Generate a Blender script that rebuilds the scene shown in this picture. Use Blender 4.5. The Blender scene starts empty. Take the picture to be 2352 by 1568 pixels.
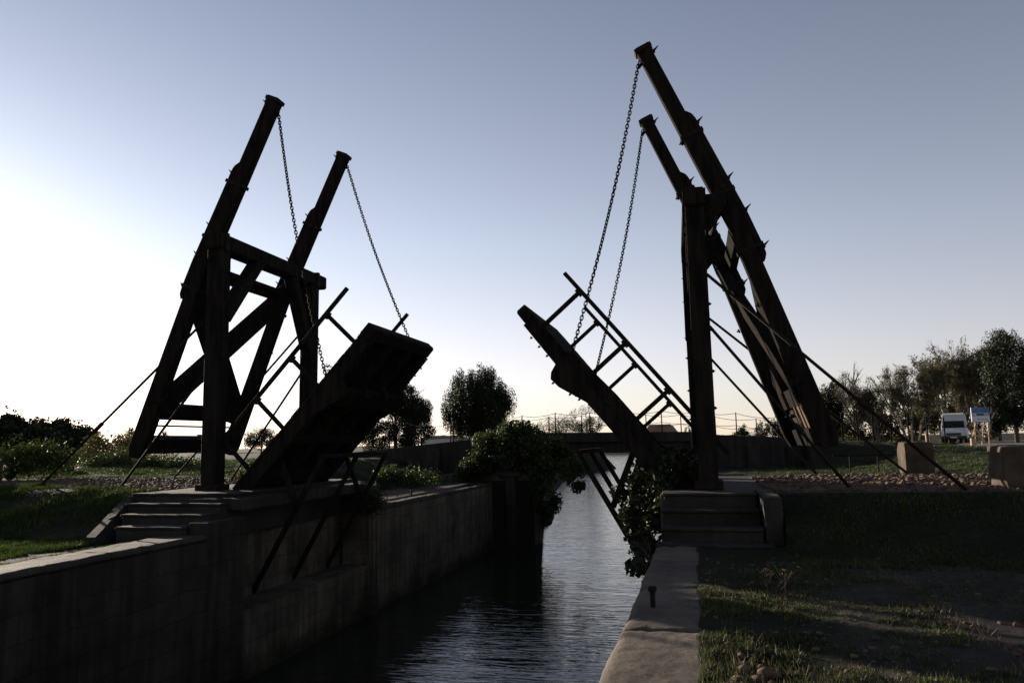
import bpy, bmesh, math, random
import numpy as np
from mathutils import Vector, Matrix, Euler
random.seed(7); RNG = np.random.default_rng(7)
sc = bpy.context.scene
COL = sc.collection
rad = math.radians

# ------------------------------------------------------------------ camera
F = 1756.86                      # focal length in pixels of a 2352 px wide frame
CAM = Vector((5.1538, -15.0076, 0.9194))
YAW, PITCH, ROLL = 0.23591, 0.131819, -0.020216
fwd = Vector((-math.sin(YAW)*math.cos(PITCH), math.cos(YAW)*math.cos(PITCH), math.sin(PITCH)))
rt0 = Vector((math.cos(YAW), math.sin(YAW), 0)); up0 = rt0.cross(fwd)
RT = rt0*math.cos(ROLL)+up0*math.sin(ROLL); UP = -rt0*math.sin(ROLL)+up0*math.cos(ROLL)
cd = bpy.data.cameras.new('camera'); cam = bpy.data.objects.new('camera', cd); COL.objects.link(cam)
cam.matrix_world = Matrix(((RT.x, UP.x, -fwd.x, CAM.x), (RT.y, UP.y, -fwd.y, CAM.y), (RT.z, UP.z, -fwd.z, CAM.z), (0, 0, 0, 1)))
cd.sensor_width = 36; cd.lens = 36*F/2352; cd.clip_end = 6000; cd.clip_start = 0.05
sc.camera = cam
def at(px, py, d):               # survey helper: point of the place at depth d (metres) along a sight line
    return CAM + (fwd + RT*((px-1176)/F) - UP*((py-784)/F))*d

# ------------------------------------------------------------------ materials
def newmat(name):
    m = bpy.data.materials.new(name); m.use_nodes = True
    nt = m.node_tree; b = nt.nodes['Principled BSDF']
    return m, nt, b
def N(nt, t, **k):
    n = nt.nodes.new(t)
    for a, v in k.items(): setattr(n, a, v)
    return n
def ramp(nt, stops):
    r = N(nt, 'ShaderNodeValToRGB'); e = r.color_ramp.elements
    while len(e) < len(stops): e.new(0.5)
    for i, (p, c) in enumerate(stops):
        e[i].position = p; e[i].color = (*c, 1) if len(c) == 3 else c
    return r
def noise_mat(name, c0, c1, scale=4, stretch=(1, 1, 1), rough=.85, bump=.3, bscale=None, detail=6, spec=.3, dist=.02, metal=0):
    m, nt, b = newmat(name); L = nt.links
    tc = N(nt, 'ShaderNodeTexCoord'); mp = N(nt, 'ShaderNodeMapping'); mp.inputs['Scale'].default_value = stretch
    L.new(tc.outputs['Object'], mp.inputs['Vector'])
    n1 = N(nt, 'ShaderNodeTexNoise'); n1.inputs['Scale'].default_value = scale; n1.inputs['Detail'].default_value = detail
    L.new(mp.outputs[0], n1.inputs['Vector'])
    r = ramp(nt, [(.3, c0), (.7, c1)]); L.new(n1.outputs['Fac'], r.inputs[0]); L.new(r.outputs[0], b.inputs['Base Color'])
    n2 = N(nt, 'ShaderNodeTexNoise'); n2.inputs['Scale'].default_value = bscale or scale*5; n2.inputs['Detail'].default_value = 8
    L.new(mp.outputs[0], n2.inputs['Vector'])
    bp = N(nt, 'ShaderNodeBump'); bp.inputs['Strength'].default_value = bump; bp.inputs['Distance'].default_value = dist
    L.new(n2.outputs['Fac'], bp.inputs['Height']); L.new(bp.outputs[0], b.inputs['Normal'])
    b.inputs['Roughness'].default_value = rough; b.inputs['Specular IOR Level'].default_value = spec; b.inputs['Metallic'].default_value = metal
    return m
def leaf_mat(name, c0, c1, trans=.3, scale=.8):
    m, nt, b = newmat(name); L = nt.links
    tc = N(nt, 'ShaderNodeTexCoord'); n1 = N(nt, 'ShaderNodeTexNoise'); n1.inputs['Scale'].default_value = scale; n1.inputs['Detail'].default_value = 5
    L.new(tc.outputs['Object'], n1.inputs['Vector'])
    r = ramp(nt, [(.3, c0), (.7, c1)]); L.new(n1.outputs['Fac'], r.inputs[0]); L.new(r.outputs[0], b.inputs['Base Color'])
    b.inputs['Roughness'].default_value = .6; b.inputs['Specular IOR Level'].default_value = .25
    t = N(nt, 'ShaderNodeBsdfTranslucent'); L.new(r.outputs[0], t.inputs['Color'])
    mx = N(nt, 'ShaderNodeMixShader'); mx.inputs[0].default_value = trans
    L.new(b.outputs[0], mx.inputs[1]); L.new(t.outputs[0], mx.inputs[2])
    L.new(mx.outputs[0], nt.nodes['Material Output'].inputs['Surface'])
    return m
def plain(name, c, rough=.5, metal=0, spec=.5):
    m, nt, b = newmat(name); b.inputs['Base Color'].default_value = (*c, 1)
    b.inputs['Roughness'].default_value = rough; b.inputs['Metallic'].default_value = metal; b.inputs['Specular IOR Level'].default_value = spec
    return m
WOOD = noise_mat('weathered_timber', (.0055, .0049, .0043), (.019, .0155, .0125), 3, (3, 3, .5), .95, .6, 22, spec=.04)
WOODB = noise_mat('brown_timber', (.05, .032, .02), (.12, .08, .05), 3, (2, 2, .6), .85, .5, 18, spec=.15)
IRON = noise_mat('rusty_iron', (.007, .006, .005), (.02, .014, .011), 9, rough=.85, bump=.3, spec=.1)
POSTW = noise_mat('pale_post_wood', (.26, .17, .1), (.4, .28, .17), 5, (4, 4, .6), .8, .3)
BARK = noise_mat('bark', (.05, .042, .034), (.12, .1, .08), 6, (3, 3, .6), .9, .5)
STEM = noise_mat('dark_stem', (.02, .018, .014), (.05, .042, .03), 6, rough=.9)
STONE = noise_mat('limestone_block', (.026, .018, .0125), (.08, .056, .038), 3, rough=.9, bump=.7, bscale=14, dist=.03)
RUBBLE = noise_mat('rubble_stone', (.035, .022, .015), (.12, .072, .045), 1.5, rough=.85, bump=.5, bscale=20)
PLASTIC = plain('black_plastic', (.015, .015, .016), .5)
GLASSD = plain('dark_glass', (.012, .014, .016), .06)
VANP = noise_mat('white_van_paint', (.6, .6, .6), (.7, .7, .69), 2, rough=.3, bump=.02, spec=.5)
RUBBER = plain('tyre_rubber', (.02, .02, .02), .8)
HUB = plain('wheel_steel', (.35, .35, .36), .4, .7)
LAMPG = plain('headlight_glass', (.55, .57, .6), .15)
LEAF_DARK = leaf_mat('leaf_dark', (.006, .01, .004), (.02, .03, .009), .25)
LEAF_MID = leaf_mat('leaf_mid', (.012, .021, .005), (.045, .064, .015), .4)
LEAF_OLIVE = leaf_mat('leaf_olive', (.04, .042, .014), (.1, .092, .034), .4)
LEAF_GREY = leaf_mat('leaf_grey_green', (.025, .034, .02), (.055, .065, .038), .3)
GRASSM = leaf_mat('grass_blades', (.011, .021, .004), (.046, .066, .015), .45, 1.3)
DRYG = leaf_mat('dry_grass_blades', (.05, .042, .02), (.12, .1, .05), .35, 1.3)

def concrete_mat(name, c0, c1, streak=.6, brick=False, grain=0):
    m, nt, b = newmat(name); L = nt.links
    tc = N(nt, 'ShaderNodeTexCoord')
    n1 = N(nt, 'ShaderNodeTexNoise'); n1.inputs['Scale'].default_value = .9; n1.inputs['Detail'].default_value = 9; n1.inputs['Roughness'].default_value = .65
    L.new(tc.outputs['Object'], n1.inputs['Vector'])
    mp = N(nt, 'ShaderNodeMapping'); mp.inputs['Scale'].default_value = (3.5, 3.5, .18); L.new(tc.outputs['Object'], mp.inputs['Vector'])
    n2 = N(nt, 'ShaderNodeTexNoise'); n2.inputs['Scale'].default_value = 1.6; n2.inputs['Detail'].default_value = 6; L.new(mp.outputs[0], n2.inputs['Vector'])
    r = ramp(nt, [(.32, c0), (.68, c1)]); L.new(n1.outputs['Fac'], r.inputs[0])
    r2 = ramp(nt, [(.42, (.35, .33, .3)), (.58, (1, 1, 1))]); L.new(n2.outputs['Fac'], r2.inputs[0])
    mx = N(nt, 'ShaderNodeMix', data_type='RGBA', blend_type='MULTIPLY'); mx.inputs[0].default_value = streak
    L.new(r.outputs[0], mx.inputs[6]); L.new(r2.outputs[0], mx.inputs[7])
    col = mx.outputs[2]
    n3 = N(nt, 'ShaderNodeTexNoise'); n3.inputs['Scale'].default_value = 16; n3.inputs['Detail'].default_value = 8; L.new(tc.outputs['Object'], n3.inputs['Vector'])
    h = n3.outputs['Fac']
    if grain:
        n4 = N(nt, 'ShaderNodeTexNoise'); n4.inputs['Scale'].default_value = 38; n4.inputs['Detail'].default_value = 6; n4.inputs['Roughness'].default_value = .75; L.new(tc.outputs['Object'], n4.inputs['Vector'])
        r4 = ramp(nt, [(.36, (.45, .42, .4)), (.52, (1, 1, 1)), (.72, (1.25, 1.22, 1.15))]); L.new(n4.outputs['Fac'], r4.inputs[0])
        m4 = N(nt, 'ShaderNodeMix', data_type='RGBA', blend_type='MULTIPLY'); m4.inputs[0].default_value = grain; L.new(col, m4.inputs[6]); L.new(r4.outputs[0], m4.inputs[7]); col = m4.outputs[2]
        a4 = N(nt, 'ShaderNodeMath', operation='ADD'); L.new(h, a4.inputs[0]); L.new(n4.outputs['Fac'], a4.inputs[1]); h = a4.outputs[0]
    if brick:
        mp2 = N(nt, 'ShaderNodeMapping'); mp2.inputs['Rotation'].default_value = (0, 0, 0)
        sx = N(nt, 'ShaderNodeSeparateXYZ'); L.new(tc.outputs['Object'], sx.inputs[0])
        cb = N(nt, 'ShaderNodeCombineXYZ')
        ad = N(nt, 'ShaderNodeMath', operation='ADD'); L.new(sx.outputs['X'], ad.inputs[0]); L.new(sx.outputs['Y'], ad.inputs[1])
        L.new(ad.outputs[0], cb.inputs['X']); L.new(sx.outputs['Z'], cb.inputs['Y'])
        wv = N(nt, 'ShaderNodeTexNoise'); wv.inputs['Scale'].default_value = .8; L.new(tc.outputs['Object'], wv.inputs['Vector'])
        va = N(nt, 'ShaderNodeVectorMath', operation='MULTIPLY_ADD'); va.inputs[1].default_value = (.5, .3, .3); L.new(wv.outputs['Color'], va.inputs[0]); L.new(cb.outputs[0], va.inputs[2])
        br = N(nt, 'ShaderNodeTexBrick'); br.inputs['Scale'].default_value = 1; br.inputs['Brick Width'].default_value = 1.05; br.inputs['Row Height'].default_value = .42
        br.inputs['Mortar Size'].default_value = .012; br.inputs['Mortar Smooth'].default_value = .3
        br.inputs['Color1'].default_value = (1, .96, .9, 1); br.inputs['Color2'].default_value = (.62, .6, .6, 1); br.inputs['Mortar'].default_value = (.3, .28, .25, 1)
        L.new(va.outputs[0], br.inputs['Vector'])
        mm = N(nt, 'ShaderNodeMix', data_type='RGBA', blend_type='MULTIPLY'); mm.inputs[0].default_value = .65
        L.new(col, mm.inputs[6]); L.new(br.outputs['Color'], mm.inputs[7]); col = mm.outputs[2]
        hm = N(nt, 'ShaderNodeMath', operation='MULTIPLY_ADD'); hm.inputs[1].default_value = -2.5; L.new(br.outputs['Fac'], hm.inputs[0]); L.new(h, hm.inputs[2]); h = hm.outputs[0]
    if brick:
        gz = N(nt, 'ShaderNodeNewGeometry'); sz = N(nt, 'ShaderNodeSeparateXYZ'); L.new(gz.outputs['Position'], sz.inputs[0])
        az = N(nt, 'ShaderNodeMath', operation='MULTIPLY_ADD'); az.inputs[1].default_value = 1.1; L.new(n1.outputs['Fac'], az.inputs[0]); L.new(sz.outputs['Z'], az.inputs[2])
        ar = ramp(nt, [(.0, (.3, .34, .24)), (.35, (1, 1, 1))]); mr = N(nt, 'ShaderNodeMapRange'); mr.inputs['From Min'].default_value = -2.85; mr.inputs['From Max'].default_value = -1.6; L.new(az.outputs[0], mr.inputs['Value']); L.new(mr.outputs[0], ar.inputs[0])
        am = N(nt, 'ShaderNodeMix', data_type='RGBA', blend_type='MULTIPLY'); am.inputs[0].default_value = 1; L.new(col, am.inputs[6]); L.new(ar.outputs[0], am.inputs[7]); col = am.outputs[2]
    L.new(col, b.inputs['Base Color'])
    bp = N(nt, 'ShaderNodeBump'); bp.inputs['Strength'].default_value = .5; bp.inputs['Distance'].default_value = .02
    L.new(h, bp.inputs['Height']); L.new(bp.outputs[0], b.inputs['Normal'])
    b.inputs['Roughness'].default_value = .9; b.inputs['Specular IOR Level'].default_value = .2
    return m
WALLN = concrete_mat('darker_wall', (.012, .011, .009), (.05, .045, .034), .6, True)  # same stained mix in a darker tone, for near left wall and pilaster
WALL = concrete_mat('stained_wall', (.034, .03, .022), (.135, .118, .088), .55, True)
CONC = concrete_mat('grey_concrete', (.014, .013, .012), (.034, .031, .028), .5)
COPED = concrete_mat('shaded_coping', (.022, .018, .015), (.06, .05, .041), .3, False, .7)  # darker copy of the coping stone, left bank shade put into its colour
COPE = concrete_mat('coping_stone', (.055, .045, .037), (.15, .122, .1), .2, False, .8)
STEPM = concrete_mat('step_stone', (.013, .012, .011), (.036, .033, .03), .3, False, .7)

# ------------------------------------------------------------------ mesh building
class MB:
    def __init__(s): s.v = []; s.f = []
    def add(s, vs, fs):
        o = len(s.v); s.v += [tuple(v) for v in vs]; s.f += [tuple(i+o for i in f) for f in fs]
    def box(s, x0, x1, y0, y1, z0, z1):
        s.add([(x0, y0, z0), (x1, y0, z0), (x1, y1, z0), (x0, y1, z0), (x0, y0, z1), (x1, y0, z1), (x1, y1, z1), (x0, y1, z1)],
              [(0, 3, 2, 1), (4, 5, 6, 7), (0, 1, 5, 4), (1, 2, 6, 5), (2, 3, 7, 6), (3, 0, 4, 7)])
    def beam(s, p0, p1, w, h, side=None, w1=None, h1=None):
        p0, p1 = Vector(p0), Vector(p1); a = (p1-p0).normalized()
        sd = Vector(side) if side is not None else (Vector((0, 1, 0)) if abs(a.y) < .9 else Vector((1, 0, 0)))
        sd = (sd - a*sd.dot(a)).normalized(); n = a.cross(sd)
        w1 = w if w1 is None else w1; h1 = h if h1 is None else h1
        vs = []
        for p, ww, hh in ((p0, w, h), (p1, w1, h1)):
            for i, j in ((-1, -1), (1, -1), (1, 1), (-1, 1)): vs.append(p+sd*(i*ww/2)+n*(j*hh/2))
        s.add(vs, [(3, 2, 1, 0), (4, 5, 6, 7), (0, 1, 5, 4), (1, 2, 6, 5), (2, 3, 7, 6), (3, 0, 4, 7)])
    def prism(s, poly, d0, d1):          # poly: list of 3D points (a face), extruded from offset d0 to d1
        n = len(poly); d0, d1 = Vector(d0), Vector(d1)
        vs = [Vector(p)+d0 for p in poly]+[Vector(p)+d1 for p in poly]
        s.add(vs, [tuple(range(n))[::-1], tuple(range(n, 2*n))]+[(i, (i+1) % n, n+(i+1) % n, n+i) for i in range(n)])
    def tube(s, pts, r, n=6, r1=None, cap=True):
        pts = [Vector(p) for p in pts]; m = len(pts); o = len(s.v); prev = None
        for i, p in enumerate(pts):
            a = (pts[min(i+1, m-1)]-pts[max(i-1, 0)]).normalized()
            if prev is None: sd = a.orthogonal().normalized()
            else:
                sd = prev-a*prev.dot(a); sd = sd.normalized() if sd.length > 1e-6 else a.orthogonal().normalized()
            prev = sd; t = a.cross(sd); rr = r if r1 is None else r+(r1-r)*i/(m-1)
            for k in range(n):
                an = 2*math.pi*k/n; s.v.append(tuple(p+sd*(math.cos(an)*rr)+t*(math.sin(an)*rr)))
        for i in range(m-1):
            for k in range(n): s.f.append((o+i*n+k, o+i*n+(k+1) % n, o+(i+1)*n+(k+1) % n, o+(i+1)*n+k))
        if cap: s.f.append(tuple(o+k for k in range(n))[::-1]); s.f.append(tuple(o+(m-1)*n+k for k in range(n)))
    def build(s, name, mat, parent=None, bevel=0, loc=None, smooth=False, jitter=0, seg=1, worn=0):
        base = Vector(ROOT[parent.name]) if parent is not None and parent.name in ROOT else (Vector(loc) if loc is not None else Vector((0, 0, 0)))
        me = bpy.data.meshes.new(name)
        me.from_pydata([tuple(Vector(v)-base) for v in s.v], [], s.f)
        bm = bmesh.new(); bm.from_mesh(me); bmesh.ops.recalc_face_normals(bm, faces=bm.faces)
        if bevel: bmesh.ops.bevel(bm, geom=list(bm.edges), offset=bevel, segments=seg, affect='EDGES', clamp_overlap=True)
        if worn:                                             # chipped, uneven masonry
            for _ in range(4):
                lg = [e for e in bm.edges if e.calc_length() > .16]
                if lg: bmesh.ops.subdivide_edges(bm, edges=lg, cuts=1, use_grid_fill=True)
            for v in bm.verts:
                p_ = v.co+base; k_ = 1 if len({tuple(round(c, 1) for c in f.normal) for f in v.link_faces}) > 1 else .5
                d_ = Vector((float(vnoise(p_.x*5+3, p_.y*5+p_.z*7)), float(vnoise(p_.x*5+31, p_.y*5+p_.z*7)), float(vnoise(p_.x*6+p_.z*3, p_.y*6+57))))
                v.co += d_*worn*k_*2
        if jitter:
            for v in bm.verts: v.co += Vector((random.uniform(-1, 1), random.uniform(-1, 1), random.uniform(-1, 1)))*jitter
        if smooth:
            for f in bm.faces: f.smooth = True
        bm.to_mesh(me); bm.free(); me.materials.append(mat)
        o = bpy.data.objects.new(name, me); COL.objects.link(o)
        if parent is not None: o.parent = parent; ROOT[o.name] = base if parent.name in ROOT else base
        else: o.location = base; ROOT[o.name] = base
        return o
ROOT = {}
def tag(o, label=None, cat=None, group=None, kind=None):
    if label: o['label'] = label
    if cat: o['category'] = cat
    if group: o['group'] = group
    if kind: o['kind'] = kind
    return o
def thing(name, label, cat, loc, group=None):
    o = bpy.data.objects.new(name, None); COL.objects.link(o); o.location = loc; o.empty_display_size = .3
    ROOT[o.name] = Vector(loc); tag(o, label, cat, group); return o
def npmesh(name, V, Fc, mat, parent=None, loc=(0, 0, 0)):
    base = np.array(ROOT[parent.name]) if parent is not None else np.array(loc)
    me = bpy.data.meshes.new(name); V = (V-base).astype(np.float32); k = Fc.shape[1]
    me.vertices.add(len(V)); me.vertices.foreach_set('co', V.ravel())
    me.loops.add(Fc.size); me.loops.foreach_set('vertex_index', Fc.ravel().astype(np.int32))
    me.polygons.add(len(Fc)); me.polygons.foreach_set('loop_start', np.arange(0, Fc.size, k, dtype=np.int32))
    me.update(calc_edges=True); me.validate(); me.materials.append(mat)
    o = bpy.data.objects.new(name, me); COL.objects.link(o)
    if parent is not None: o.parent = parent
    else: o.location = tuple(base); ROOT[o.name] = Vector(base)
    return o
def smoothstep(a, b, x):
    t = np.clip((np.asarray(x, float)-a)/(b-a), 0, 1); return t*t*(3-2*t)
# cheap value noise
_g = RNG.random((256, 256))
def vnoise(x, y):
    x = np.asarray(x, float); y = np.asarray(y, float); xi = np.floor(x).astype(int); yi = np.floor(y).astype(int); fx = x-xi; fy = y-yi
    fx = fx*fx*(3-2*fx); fy = fy*fy*(3-2*fy); g = lambda a, b: _g[a % 256, b % 256]
    return (g(xi, yi)*(1-fx)+g(xi+1, yi)*fx)*(1-fy)+(g(xi, yi+1)*(1-fx)+g(xi+1, yi+1)*fx)*fy-.5

# ------------------------------------------------------------------ terrain
WZ = -3.5
XL = ([-20, -1.46, -1.40, 4.40, 4.46, 16.9, 17.4, 22.6, 23.2, 30, 50, 80, 98, 108, 116, 150, 232], [-3.8, -3.8, -4.72, -4.72, -3.8, -3.8, -1.6, -2.75, -2.9, -4.2, -8, -12, -11, -8, -11, -22, -44])
XR = ([-20, 22, 30, 60, 120, 160, 232], [4.75, 4.75, 5.2, 2, -2, -3, -10])
def height(x, y):
    x = np.asarray(x, float); y = np.asarray(y, float)
    # left bank
    hl = .12-.72*smoothstep(-.4, -3.1, y*1.0) if False else .12-.72*(1-smoothstep(-3.2, -.5, y))
    hl = hl+.18*smoothstep(5, 9, y)*smoothstep(-5, -9, -(-x)) if False else hl
    near = smoothstep(-9.5, -6.0, x)                    # strip beside the wall
    hl = hl-near*(smoothstep(4.8, 6.5, y)*(.12+.68)+.12*(1-smoothstep(4.8, 6.5, y)))*1.0
    hl = np.where(y < -.5, np.minimum(hl, .12-.72*(1-smoothstep(-3.2, -.5, y))), hl)
    hl = hl+(1-near)*.25*smoothstep(6, 12, y)
    # right bank
    hr = -.7*(1-smoothstep(-3.7, -1.1, y))
    hr = hr-.3*smoothstep(5.5, 10, y)*(1-smoothstep(9, 13, x))+.15*smoothstep(11, 15, x)*smoothstep(4, 10, y)
    h = np.where(x < .5, hl, hr)
    # embankments of the footbridge
    el = np.interp(x, [-40, -25, -15, -10, -5, -1], [.2, .2, .35, .62, 1.08, 1.25]); er = np.interp(x, [4, 5, 11, 14, 22, 60], [1.2, 1.15, .74, .5, .15, .15])
    emb = np.where(x < .5, el, er); w = np.where(x > 9.45, smoothstep(16.2, 19.6, y), smoothstep(19.22, 19.5, y))*(1-smoothstep(22.6, 28, y))
    inl = ((x < -2.3) | (x > 4.6))
    h = np.where(inl, h*(1-w)+np.maximum(emb, h)*w, h)
    h = np.where((y > 25), h*0+.15+(h-.15)*(1-smoothstep(25, 31, y)), h)
    xl = np.interp(y, *XL); xr = np.interp(y, *XR)
    bk = np.where(y > 26, 3.5, .05)
    din = np.minimum(x-xl, xr-x)                       # >0 inside the canal
    din = np.where(y > 228, din-(y-228)*.6, din)
    c = smoothstep(-1, 1, din/bk*1.0)
    h = h*(1-c)+(-5.2)*c
    # seats of the steps and platforms
    xs = np.interp(y, [-3.2, -.8], [-5.4, -6.6])
    h = np.where((x < .5) & (x > xs) & (y > -3.15) & (y < 5), np.minimum(h, np.where(y < .8, -.78, -.1)), h)
    h = np.where((x > .5) & (x < 6.36) & (y > -2.6) & (y < -.4), np.minimum(h, -.8), h)
    h = np.where((x > .5) & (x < 6.3) & (y >= -.4) & (y < 5.2), np.minimum(h, -.09), h)
    h = np.where((x > .5) & (x < 6.36) & (y < -2.3), np.minimum(h, -.705), h)
    wb = 5.03+.09*vnoise(y*1.3, 7.7+0*y)+.05*vnoise(y*4.1, 3.3+0*y)
    h = np.where((x > 4.3) & (y < -2.3), h+.02*smoothstep(.0, .08, x-wb)*(1-smoothstep(.15, .6, x-wb))-.06*(1-smoothstep(-.02, .05, x-wb)), h)
    amp = np.where((np.abs(x) < 14) & (y < 6), .05, .12)*(1-smoothstep(14, 20, x)*.85)
    amp = np.where((x > 4.3) & (x < 6.4) & (y < -2), amp*smoothstep(5.1, 5.5, x), amp)
    amp = np.where((x > -4.9) & (x < -3.5), 0, amp)
    h = h+(1-c)*amp*(vnoise(x*1.7+9, y*1.7)+.5*vnoise(x*4.1, y*4.1+31))
    h = h+(1-c)*.03*np.where((y < 6) & (np.abs(x) < 18) & ((x < 4) | (x > 5.06) | (y > -2.3)), vnoise(x*9, y*9), 0)
    return h
def axis(lo, hi, step, far, g=1.16, extra=()):
    a = list(np.arange(lo, hi+1e-6, step)); s = step; p = hi
    while p < far: s *= g; p += s; a.append(p)
    s = step; p = lo
    while p > -far: s *= g; p -= s; a.insert(0, p)
    return np.array(sorted(set(list(a)+list(extra))))
gx = axis(-15, 13, .16, 1800, 1.13, (-4.76, -4.68, -3.84, -3.76, 4.7, 4.8, 4.93, 4.96, 4.99, 5.02, 5.04, 5.07, 5.1, 5.13, 5.16, 5.19, 6.35, 6.37, 9.42, 9.48)); gy = axis(-10.5, 7, .14, 3, 1.25)
gy = gy[(gy > -22)]; gy = gy[gy <= 7]
yy = 7; st = .16; ext = []
while yy < 2500: st *= 1.045 if yy < 40 else 1.12; yy += st; ext.append(yy)
gy = np.array(sorted(set(list(gy)+ext+[-1.47, -1.39, 4.39, 4.47, 16.95, 17.35, 19.22, 19.35, 19.5])))
GX, GY = np.meshgrid(gx, gy); GZ = height(GX, GY)
nx, ny = len(gx), len(gy); idx = np.arange(nx*ny).reshape(ny, nx)
quads = np.stack([idx[:-1, :-1], idx[:-1, 1:], idx[1:, 1:], idx[1:, :-1]], -1).reshape(-1, 4)

gm, nt, b = newmat('ground_earth'); L = nt.links
tc = N(nt, 'ShaderNodeNewGeometry'); pos = tc.outputs['Position']
sp = N(nt, 'ShaderNodeSeparateXYZ'); L.new(pos, sp.inputs[0])
def nz(scale, detail=6, rough=.6):
    n = N(nt, 'ShaderNodeTexNoise'); n.inputs['Scale'].default_value = scale; n.inputs['Detail'].default_value = detail; n.inputs['Roughness'].default_value = rough; L.new(pos, n.inputs['Vector']); return n
def mth(op, a, bb, clamp=False):
    n = N(nt, 'ShaderNodeMath', operation=op); n.use_clamp = clamp
    for i, v in enumerate((a, bb)):
        if isinstance(v, (int, float)): n.inputs[i].default_value = v
        else: L.new(v, n.inputs[i])
    return n.outputs[0]
big = nz(.55); fine = nz(9, 8, .7); pebb = N(nt, 'ShaderNodeTexVoronoi'); pebb.inputs['Scale'].default_value = 13; L.new(pos, pebb.inputs['Vector'])
wob = mth('MULTIPLY', mth('SUBTRACT', big.outputs['Fac'], .5), 2.2)
# gravel of the bridge road: y between -0.6 and 4.6
yw = mth('ADD', sp.outputs['Y'], wob)
road = mth('MULTIPLY', mth('MULTIPLY_ADD', mth('SUBTRACT', yw, -.7), 2.5, True) if False else mth('MULTIPLY', mth('ADD', yw, .7), 2.5, True), mth('MULTIPLY', mth('SUBTRACT', 4.7, yw), 2.5, True))
# gravel strip of the far left quay
q1 = mth('MULTIPLY', mth('SUBTRACT', sp.outputs['Y'], 4.6), 1.5, True); q2 = mth('MULTIPLY', mth('SUBTRACT', mth('ADD', sp.outputs['X'], wob), -5.9), 2, True); q3 = mth('LESS_THAN', sp.outputs['X'], 1)
q4 = mth('MULTIPLY', mth('SUBTRACT', 14, yw), 1, True)
quay = mth('MULTIPLY', mth('MULTIPLY', q1, q2), mth('MULTIPLY', q3, q4))
# bare dirt path on the right quay, x > 6.3
d1 = mth('MULTIPLY', mth('SUBTRACT', mth('ADD', sp.outputs['X'], mth('MULTIPLY', wob, 1.1)), 5.75), 1.6, True); d2 = mth('MULTIPLY', mth('SUBTRACT', -4.0, yw), 1.2, True)
dirt = mth('MULTIPLY', d1, d2)
grav = mth('MAXIMUM', road, quay)
gr = ramp(nt, [(.3, (.005, .007, .003)), (.5, (.01, .012, .005)), (.68, (.03, .022, .014))]); L.new(mth('ADD', mth('MULTIPLY', fine.outputs['Fac'], .5), mth('MULTIPLY', big.outputs['Fac'], .5)), gr.inputs[0])
gv = ramp(nt, [(.0, (.03, .022, .018)), (.5, (.06, .047, .038)), (1, (.12, .095, .075))]); L.new(pebb.outputs['Color'], gv.inputs[0])
dr = ramp(nt, [(.3, (.016, .014, .013)), (.7, (.042, .036, .032))]); L.new(fine.outputs['Fac'], dr.inputs[0])
m1 = N(nt, 'ShaderNodeMix', data_type='RGBA'); L.new(grav, m1.inputs[0]); L.new(gr.outputs[0], m1.inputs[6]); L.new(gv.outputs[0], m1.inputs[7])
m2 = N(nt, 'ShaderNodeMix', data_type='RGBA'); L.new(dirt, m2.inputs[0]); L.new(m1.outputs[2], m2.inputs[6]); L.new(dr.outputs[0], m2.inputs[7])
L.new(m2.outputs[2], b.inputs['Base Color']); b.inputs['Roughness'].default_value = .95; b.inputs['Specular IOR Level'].default_value = .1
bp = N(nt, 'ShaderNodeBump'); bp.inputs['Strength'].default_value = .8; bp.inputs['Distance'].default_value = .05
L.new(mth('ADD', fine.outputs['Fac'], mth('MULTIPLY', pebb.outputs['Distance'], mth('MULTIPLY', grav, -1.0))), bp.inputs['Height']); L.new(bp.outputs[0], b.inputs['Normal'])
g = npmesh('ground', np.stack([GX.ravel(), GY.ravel(), GZ.ravel()], -1), quads, gm); tag(g, kind='structure')
g.data.polygons.foreach_set('use_smooth', [True]*len(g.data.polygons))
def hz(x, y): return float(height(np.array([x]), np.array([y]))[0])

# water
wm, nt, b = newmat('canal_water'); L = nt.links
b.inputs['Base Color'].default_value = (.012, .014, .011, 1); b.inputs['Roughness'].default_value = .04; b.inputs['IOR'].default_value = 1.4
tc = N(nt, 'ShaderNodeNewGeometry'); mp = N(nt, 'ShaderNodeMapping'); mp.inputs['Scale'].default_value = (.85, 4.0, 1); mp.inputs['Rotation'].default_value = (0, 0, .1); L.new(tc.outputs['Position'], mp.inputs['Vector'])
w1 = N(nt, 'ShaderNodeTexNoise'); w1.inputs['Scale'].default_value = 1.5; w1.inputs['Detail'].default_value = 3; w1.inputs['Distortion'].default_value = .6; L.new(mp.outputs[0], w1.inputs['Vector'])
w2 = N(nt, 'ShaderNodeTexNoise'); w2.inputs['Scale'].default_value = .35; w2.inputs['Detail'].default_value = 2; L.new(mp.outputs[0], w2.inputs['Vector'])
wa = N(nt, 'ShaderNodeMath', operation='MULTIPLY_ADD'); wa.inputs[1].default_value = 1.2; L.new(w2.outputs['Fac'], wa.inputs[0]); L.new(w1.outputs['Fac'], wa.inputs[2])
bp = N(nt, 'ShaderNodeBump'); bp.inputs['Strength'].default_value = .18; bp.inputs['Distance'].default_value = .12; L.new(wa.outputs[0], bp.inputs['Height']); L.new(bp.outputs[0], b.inputs['Normal'])
m = MB(); m.add([(-70, -21, WZ), (40, -21, WZ), (40, 260, WZ), (-70, 260, WZ)], [(0, 1, 2, 3)]); tag(m.build('water', wm), kind='structure')

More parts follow.
